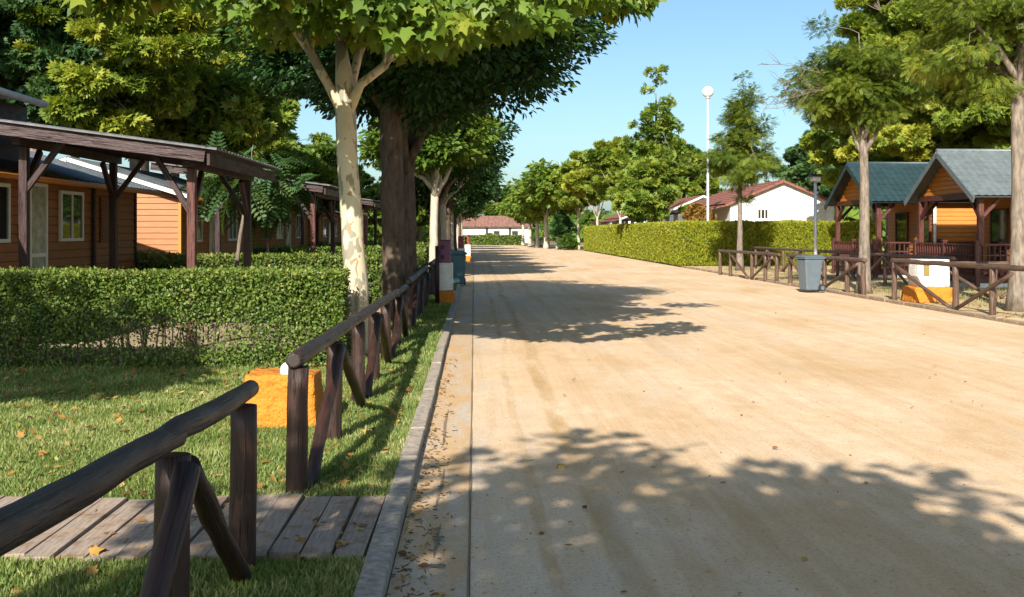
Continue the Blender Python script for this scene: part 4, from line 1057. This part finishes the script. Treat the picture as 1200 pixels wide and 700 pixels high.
white_house("farther white house behind the row of yellowing trees", 14.3, 20.3, 97, 110, 3.0, 4.3, False)

# house closing the road
root = empty("white_house", (3, 153, 0), "low white house with a faded red roof closing the road's end", "house")
mb = MB(); mb.box(-3, 8.2, 150, 157, 0, 2.3); mb.build("wall", M_WHITE, root)
mb = MB(); roof_sheet(mb, (-3.3, 153.5, 4.0), (11.8, 0, 0), (0, -4.0, -1.7), 110, 8, lambda a: .05*abs(math.sin(a*math.pi/.5)), .04, .06)
roof_sheet(mb, (-3.3, 153.5, 4.0), (11.8, 0, 0), (0, 4.0, -1.7), 40, 2, corr, 0, .06); mb.build("roof", M_REDTILE2, root)
for px in (570.5, 597.5):
    x = W(px, 149.9)[0]; mb = MB(); mb.box(x-.15, x+.15, 149.85, 149.99, 0, 2.25); mb.build("downpipe", M_DARK, root)
for (a, b, z0) in ((578.5, 585.5, .1), (600, 607, .1)):
    window_y(root, 149.99, W(a, 150)[0], W(b, 150)[0], z0, 1.75, glass=M_DARK, frame=M_DARK)
mb = MB(); mb.box(-3.1, 8.3, 149.6, 149.75, 2.22, 2.36); mb.build("gutter", M_GREYW, root)

# ------------------------------------------------------------------ street furniture
# globe lamp behind the hedge
p = W(829.5, 52.5); root = empty("street_lamp", p, "tall white lamp pole with a white globe behind the clipped hedge", "street lamp")
mb = MB(); mb.tube([(p[0], p[1], 0), (p[0], p[1], 1.2), (p[0], p[1], 8.45)], [.09, .075, .055], 12); mb.build("pole", M_METAL, root, smooth=True)
mb = MB(); mb.lathe([(.06, 8.4), (.12, 8.45), (.12, 8.52), (.05, 8.56)], (p[0], p[1], 0), 12); mb.build("collar", M_METAL, root, smooth=True)
mb = MB(); mb.lathe([(max(.01, .29*math.sin(a)), 8.78-.29*math.cos(a)) for a in np.linspace(.25, math.pi-.02, 14)], (p[0], p[1], 0), 20); mb.build("globe", M_GLOBE, root, smooth=True)
# short lamp by the bin
p = W(955.5, 31.5); root = empty("street_lamp", p, "short grey lamp post with a flat square head behind the wheelie bin", "street lamp")
mb = MB(); mb.tube([(p[0], p[1], 0), (p[0], p[1], 3.15)], [.06, .05], 12); mb.build("pole", M_METAL, root, smooth=True)
mb = MB(); mb.box(p[0]-.13, p[0]+.13, p[1]-.13, p[1]+.13, 3.16, 3.30); mb.build("lamp_head", M_GREYW, root, bevel=.02)
mb = MB(); mb.hexa([(p[0]-.2, p[1]-.2, 3.301), (p[0]+.2, p[1]-.2, 3.301), (p[0]+.2, p[1]+.2, 3.301), (p[0]-.2, p[1]+.2, 3.301), (p[0]-.13, p[1]-.13, 3.37), (p[0]+.13, p[1]-.13, 3.37), (p[0]+.13, p[1]+.13, 3.37), (p[0]-.13, p[1]+.13, 3.37)]); mb.build("lamp_cap", M_DARK, root)

def wheelie_bin(label, loc, rz, mbody, mlid, s=1.0):
    root = empty("wheelie_bin", loc, label, "wheelie bin")
    def B(mb, nm, m, par=None, **k):
        o = mb.build(nm, m, **k); o.parent = par or root; return o
    mb = MB()       # tapered body, front at -x local, wheels at +x
    b0, b1, d0, d1 = .19, .235, .20, .265
    mb.hexa([(-d0, -b0, .04), (d0-.03, -b0, .04), (d0-.03, b0, .04), (-d0, b0, .04), (-d1, -b1, .86), (d1, -b1, .86), (d1, b1, .86), (-d1, b1, .86)])
    B(mb, "body", mbody, bevel=.03, smooth=False)
    mb = MB(); mb.box(-d1-.03, d1+.03, -b1-.03, b1+.03, .861, .90); B(mb, "rim", mbody, bevel=.012)
    mb = MB(); mb.hexa([(-d1-.045, -b1-.04, .901), (d1+.03, -b1-.04, .901), (d1+.03, b1+.04, .901), (-d1-.045, b1+.04, .901), (-d1+.0, -b1+.03, .945), (d1-.02, -b1+.03, .965), (d1-.02, b1-.03, .965), (-d1, b1-.03, .945)])
    B(mb, "lid", mlid, bevel=.012)
    mb = MB(); mb.tube([(d1+.07, -b1+.02, .9), (d1+.07, b1-.02, .9)], .018, 8); mb.box(d1+.02, d1+.08, -b1+.03, -b1+.07, .875, .915); mb.box(d1+.02, d1+.08, b1-.07, b1-.03, .875, .915); B(mb, "handle", mlid)
    mb = MB(); mb.tube([(d0+.03, -b0-.03, .1), (d0+.03, b0+.03, .1)], .015, 8); B(mb, "axle", M_METAL)
    for sg in (-1, 1):
        mb = MB(); y = sg*(b0+.035); mb.tube([(d0+.03, y-.025, .1), (d0+.03, y+.025, .1)], .1, 18); wh = B(mb, "wheel", M_RUBBER)
        mb = MB(); mb.tube([(d0+.03, y-.03, .1), (d0+.03, y+.03, .1)], .055, 12); B(mb, "hub", M_BIN, wh)
    root.rotation_euler.z = rz; root.scale = (s, s, s); return root
p = G(949, 343); wheelie_bin("grey wheelie bin at the road's edge in front of the right log fence", (p[0], p[1], .03), R(12), M_BIN, M_BINLID, 1.0)
p = W(536.5, 30); wheelie_bin("teal wheelie bin on the left verge behind the purple box pedestal", (p[0]-.02, p[1], .035), R(95), M_TEALBIN, M_TEALBIN, 1.05)

def pedestal(label, px, D, mbox, s=1.0):
    p = W(px, D, .03); x, y, z = p; root = empty("service_pedestal", p, label, "service pedestal", "service pedestals on the left verge")
    mb = MB(1); mb.box(x-.19*s, x+.19*s, y-.19*s, y+.19*s, z, z+.30*s); mb.build("base", M_ORANGE, root, bevel=.015)
    mb = MB(1); mb.box(x-.155*s, x+.155*s, y-.155*s, y+.155*s, z+.301*s, z+.90*s); mb.build("column", M_WHITEPL, root, bevel=.02)
    mb = MB(1); mb.box(x-.13*s, x+.10*s, y-.11*s, y+.11*s, z+.901*s, z+1.38*s); b = mb.build("socket_box", mbox, root, bevel=.012)
    mb = MB()
    for zz in (.98, 1.2): mb.box(x-.1*s, x-.03*s, y-.135*s, y-.108*s, z+zz*s, z+(zz+.09)*s)
    mb.box(x-.132*s, x+.102*s, y-.113*s, y+.113*s, z+1.381*s, z+1.40*s); mb.build("socket", M_DARK, b)
    return root
pedestal("service pedestal with a purple box on a white column and orange base", 522.5, 22.3, M_PURPLE)
pedestal("nearer red box service pedestal on a white column", 540.5, 42, M_REDBOX)
pedestal("second red box pedestal, farther along beyond the nearer red one", 548, 54, M_REDBOX)

def rock_block(mb, x0, x1, y0, y1, z0, z1, k=9, amp=.02, seed=0, taper=.03):
    rng = np.random.default_rng(seed); nz = vnoise(seed)
    # closed grid box with rough faces
    pts = {}; vs = []; fs = []
    def vid(i, j, l):
        if (i, j, l) not in pts:
            u, v_, w_ = i/k, j/k, l/k; t = taper*w_
            q = np.array((x0+t+(x1-x0-2*t)*u, y0+t+(y1-y0-2*t)*v_, z0+(z1-z0)*w_))
            d = np.array((u-.5, v_-.5, w_-.5)); q = q+d/np.linalg.norm(d)*(amp*float(nz(q*6))*1.8+rng.normal(0, amp*.22))
            pts[(i, j, l)] = len(vs); vs.append(q)
        return pts[(i, j, l)]
    for a in range(k):
        for b in range(k):
            for (s0, f) in ((0, 1), (k, 0)):
                for fn in (lambda a, b, s: (a, b, s), lambda a, b, s: (s, a, b), lambda a, b, s: (b, s, a)):
                    q = [vid(*fn(*t, s0)) for t in ((a, b), (a+1, b), (a+1, b+1), (a, b+1))]
                    fs.append(tuple(q[::-1] if f else q))
    mb.add(vs, fs)
# orange block by the fence
x, y, z = G(333, 507); root = empty("water_point", (x, y+.25, z), "rough orange plastered block with a small white dome lamp, behind the log fence's first post", "water point")
mb = MB(); rock_block(mb, x-.34, x+.25, y, y+.5, .02, .45, 14, .012, 3, .02); mb.build("block", M_ORANGE, root, smooth=True)
mb = MB(); mb.lathe([(.05, .44), (.055, .47), (.05, .51), (.03, .535), (.005, .545)], (x+.0, y+.12, 0), 14); mb.build("dome", M_GLOBE, root, smooth=True)
# white and orange one on the right
x, y, z = G(1094, 356); y += .2; root = empty("water_point", (x, y, z), "white plastered block on an orange base behind the right log fence", "water point")
mb = MB(); rock_block(mb, x-.46, x+.42, y-.3, y+.45, .02, .36, 9, .02, 4, .02); mb.build("base", M_ORANGE, root, smooth=True)
mb = MB(); rock_block(mb, x-.32, x+.41, y-.12, y+.42, .36, .98, 8, .008, 5, .01); w_ = mb.build("block", M_WHITEPL, root, smooth=True)
mb = MB(); mb.box(x-.19, x-.06, y-.135, y-.118, .62, .90); mb.build("hatch", plain("ochre_hatch", (.22, .16, .05), .8), w_)

# ------------------------------------------------------------------ grass, leaves, debris
def grass(name, label, n, region, hgt, wid, lm, seed, zfun=.035, reject=None, tone=.5):
    rng = np.random.default_rng(seed); P = region(rng, n)
    if reject is not None: P = P[~reject(P)]
    n = len(P); nz = vnoise(seed+1); nz2 = vnoise(seed+2)
    hs = hgt*(.5+.9*rng.random(n))*(1+.5*nz(np.c_[P*1.7, np.zeros(n)]))
    D = rng.normal(size=(n, 3))*np.array((.42, .42, .1))+np.array((0, 0, 1)); D /= np.linalg.norm(D, axis=1)[:, None]
    side = rng.normal(size=(n, 3))*np.array((1, 1, .0)); Nn = np.cross(side, D)
    v = np.clip(tone+.4*nz2(np.c_[P*2.3, np.zeros(n)])+rng.normal(0, .2, n), 0, 1)
    pos = np.c_[P, np.full(n, zfun)]
    # blade width relative to length
    tv = (np.array(T_BLADE[0])*np.array((wid/hgt, 1, 1))).tolist()
    me = scatter_mesh(name, pos, D, Nn, hs, (tv, T_BLADE[1]), v)
    o = link(name, me, [lm]); tag(o, label, "grass", None, "stuff"); return o
def reg_near(rng, n):
    d = 4.2*(12.6/4.2)**rng.random(n); lat = rng.random(n)
    xl = np.maximum(-.52*d-.3, -7); x = xl+(-.50-xl)*lat
    return np.c_[x, d]
def on_walk(P): return (P[:, 1] > 4.86) & (P[:, 1] < 5.98)
grass("grass", "short green lawn grass on both sides of the boardwalk", 210000, reg_near, .042, .006, L_GRASS, 101, reject=on_walk, tone=.5)
grass("verge_grass", "mown grass strip between the left fence and the kerb", 42000, lambda r, n: np.c_[-1.45+.95*r.random(n), 12+30*r.random(n)**1.6], .06, .014, L_GRASS, 102, tone=.45)
def reg_r(rng, n):
    y = 17+28*rng.random(n)**1.3; return np.c_[9.9+rng.random(n)**.7*5.2, y]
nzr = vnoise(77)
grass("dry_grass", "thin dry grass on the bare right verge", 26000, reg_r, .075, .018, L_DRY, 103, zfun=.02, reject=lambda P: nzr(np.c_[P*1.1, np.zeros(len(P))]) < -.02, tone=.45)
# tufts spilling over kerb
# leaf litter
def litter(name, label, P, z, seed, size=.06, tm=T_PLANE):
    rng = np.random.default_rng(seed); n = len(P)
    D = rng.normal(size=(n, 3))*np.array((1, 1, .25)); Nn = rng.normal(size=(n, 3))*.35+np.array((0, 0, 1))
    pos = np.c_[P, np.full(n, z)+.01+.02*rng.random(n)]
    me = scatter_mesh(name, pos, D, Nn, size*(.5+.9*rng.random(n)), tm, np.clip(rng.normal(.55, .28, n), 0, 1))
    tag(link(name, me, [L_LITTER]), label, "fallen leaves", None, "stuff")
rng = np.random.default_rng(5)
P = np.c_[-.6-6*rng.random(2000)**1.1, 4.3+8*rng.random(2000)]
litter("fallen_leaves", "dry brown and yellow leaves strewn over the lawn and boardwalk", P, .045, 6, .05)
P = np.c_[-.36+np.abs(rng.normal(0, .10, 190)), 3.8+9*rng.random(190)**1.3]
litter("gutter_leaves", "small crumbled leaves gathered in the gutter along the kerb", P, .0, 7, .042, T_OVAL)
P = np.c_[.2+9*rng.random(110), 4.2+16*rng.random(110)**1.4]
litter("road_leaves", "few small dry leaves scattered on the sandy road", P, -.008, 8, .045, T_OVAL)
P = np.c_[9.5+3*rng.random(260), 17+24*rng.random(260)]
litter("verge_leaves", "dry leaves lying on the right verge under the fence", P, .02, 9, .08, T_OVAL)
# twigs and grit in the gutter
mb = MB(12)
for i in range(260):
    x = -.37+abs(mb.rng.normal(0, .10)); y = 3.8+4.5*mb.rng.random()**1.2; a = mb.rng.random()*6.28; l = .012+.03*mb.rng.random()
    if x > .05 and mb.rng.random() < .6: continue
    mb.tube([(x, y, .008), (x+l*math.cos(a), y+l*math.sin(a), .01)], .0025, 4)
o = mb.build("debris", M_DARKBARK); tag(o, "dark plant crumbs lying in the gutter beside the near kerb", "debris", None, "stuff")
mb = MB(13)
for i in range(2600):
    y = 4.2+14*mb.rng.random()**1.8; x = -.3+8.5*mb.rng.random(); r = .002+.006*mb.rng.random()**4
    mb.lathe([(r, -.001), (r*1.1, r*.5), (r*.5, r)], (x, y, .001), 5)
o = mb.build("pebbles", plain("grit_stone", (.30, .22, .14), .9)); tag(o, "scattered grit on the sandy road", "grit", None, "stuff")
# two curled bark pieces, the yellow stone
for (px, py, l, a, lab) in ((513, 667, .085, -35, "curled dark bark strip in the gutter, the nearer of two"), (514, 635, .06, 10, "smaller grey bark strip in the gutter, farther from the corner")):
    x, y, _ = G(px, py); mb = MB(int(px)); k = 7; vs = []; fs = []
    for i in range(k):
        t = i/(k-1)-.5; wv = .014*(1-abs(t)**2*2.5)
        for j in range(4):
            b = (j/3-.5)*2.4; vs.append((x+t*l*math.cos(R(a))-math.sin(R(a))*wv*math.sin(b), y+t*l*math.sin(R(a))+math.cos(R(a))*wv*math.sin(b), .009+.012*math.cos(b)+.006*math.sin(t*5)))
    for i in range(k-1):
        for j in range(3): fs.append((i*4+j, i*4+j+1, i*4+j+5, i*4+j+4))
    mb.add(vs, fs); o = mb.build("bark_strip", plain("grey_bark_strip", (.10, .10, .09), .8), loc=(x, y, 0)); m_ = o.modifiers.new("solid", 'SOLIDIFY'); m_.thickness = .003
    tag(o, lab, "bark strip")
x, y, _ = G(658, 549); mb = MB(); rock_block(mb, x-.03, x+.03, y-.02, y+.02, -.004, .028, 4, .006, 8, .006); o = mb.build("stone", plain("ochre_stone", (.36, .23, .06), .8), loc=(x, y, 0), smooth=True)
tag(o, "single ochre yellow stone lying on the near sandy road", "stone")
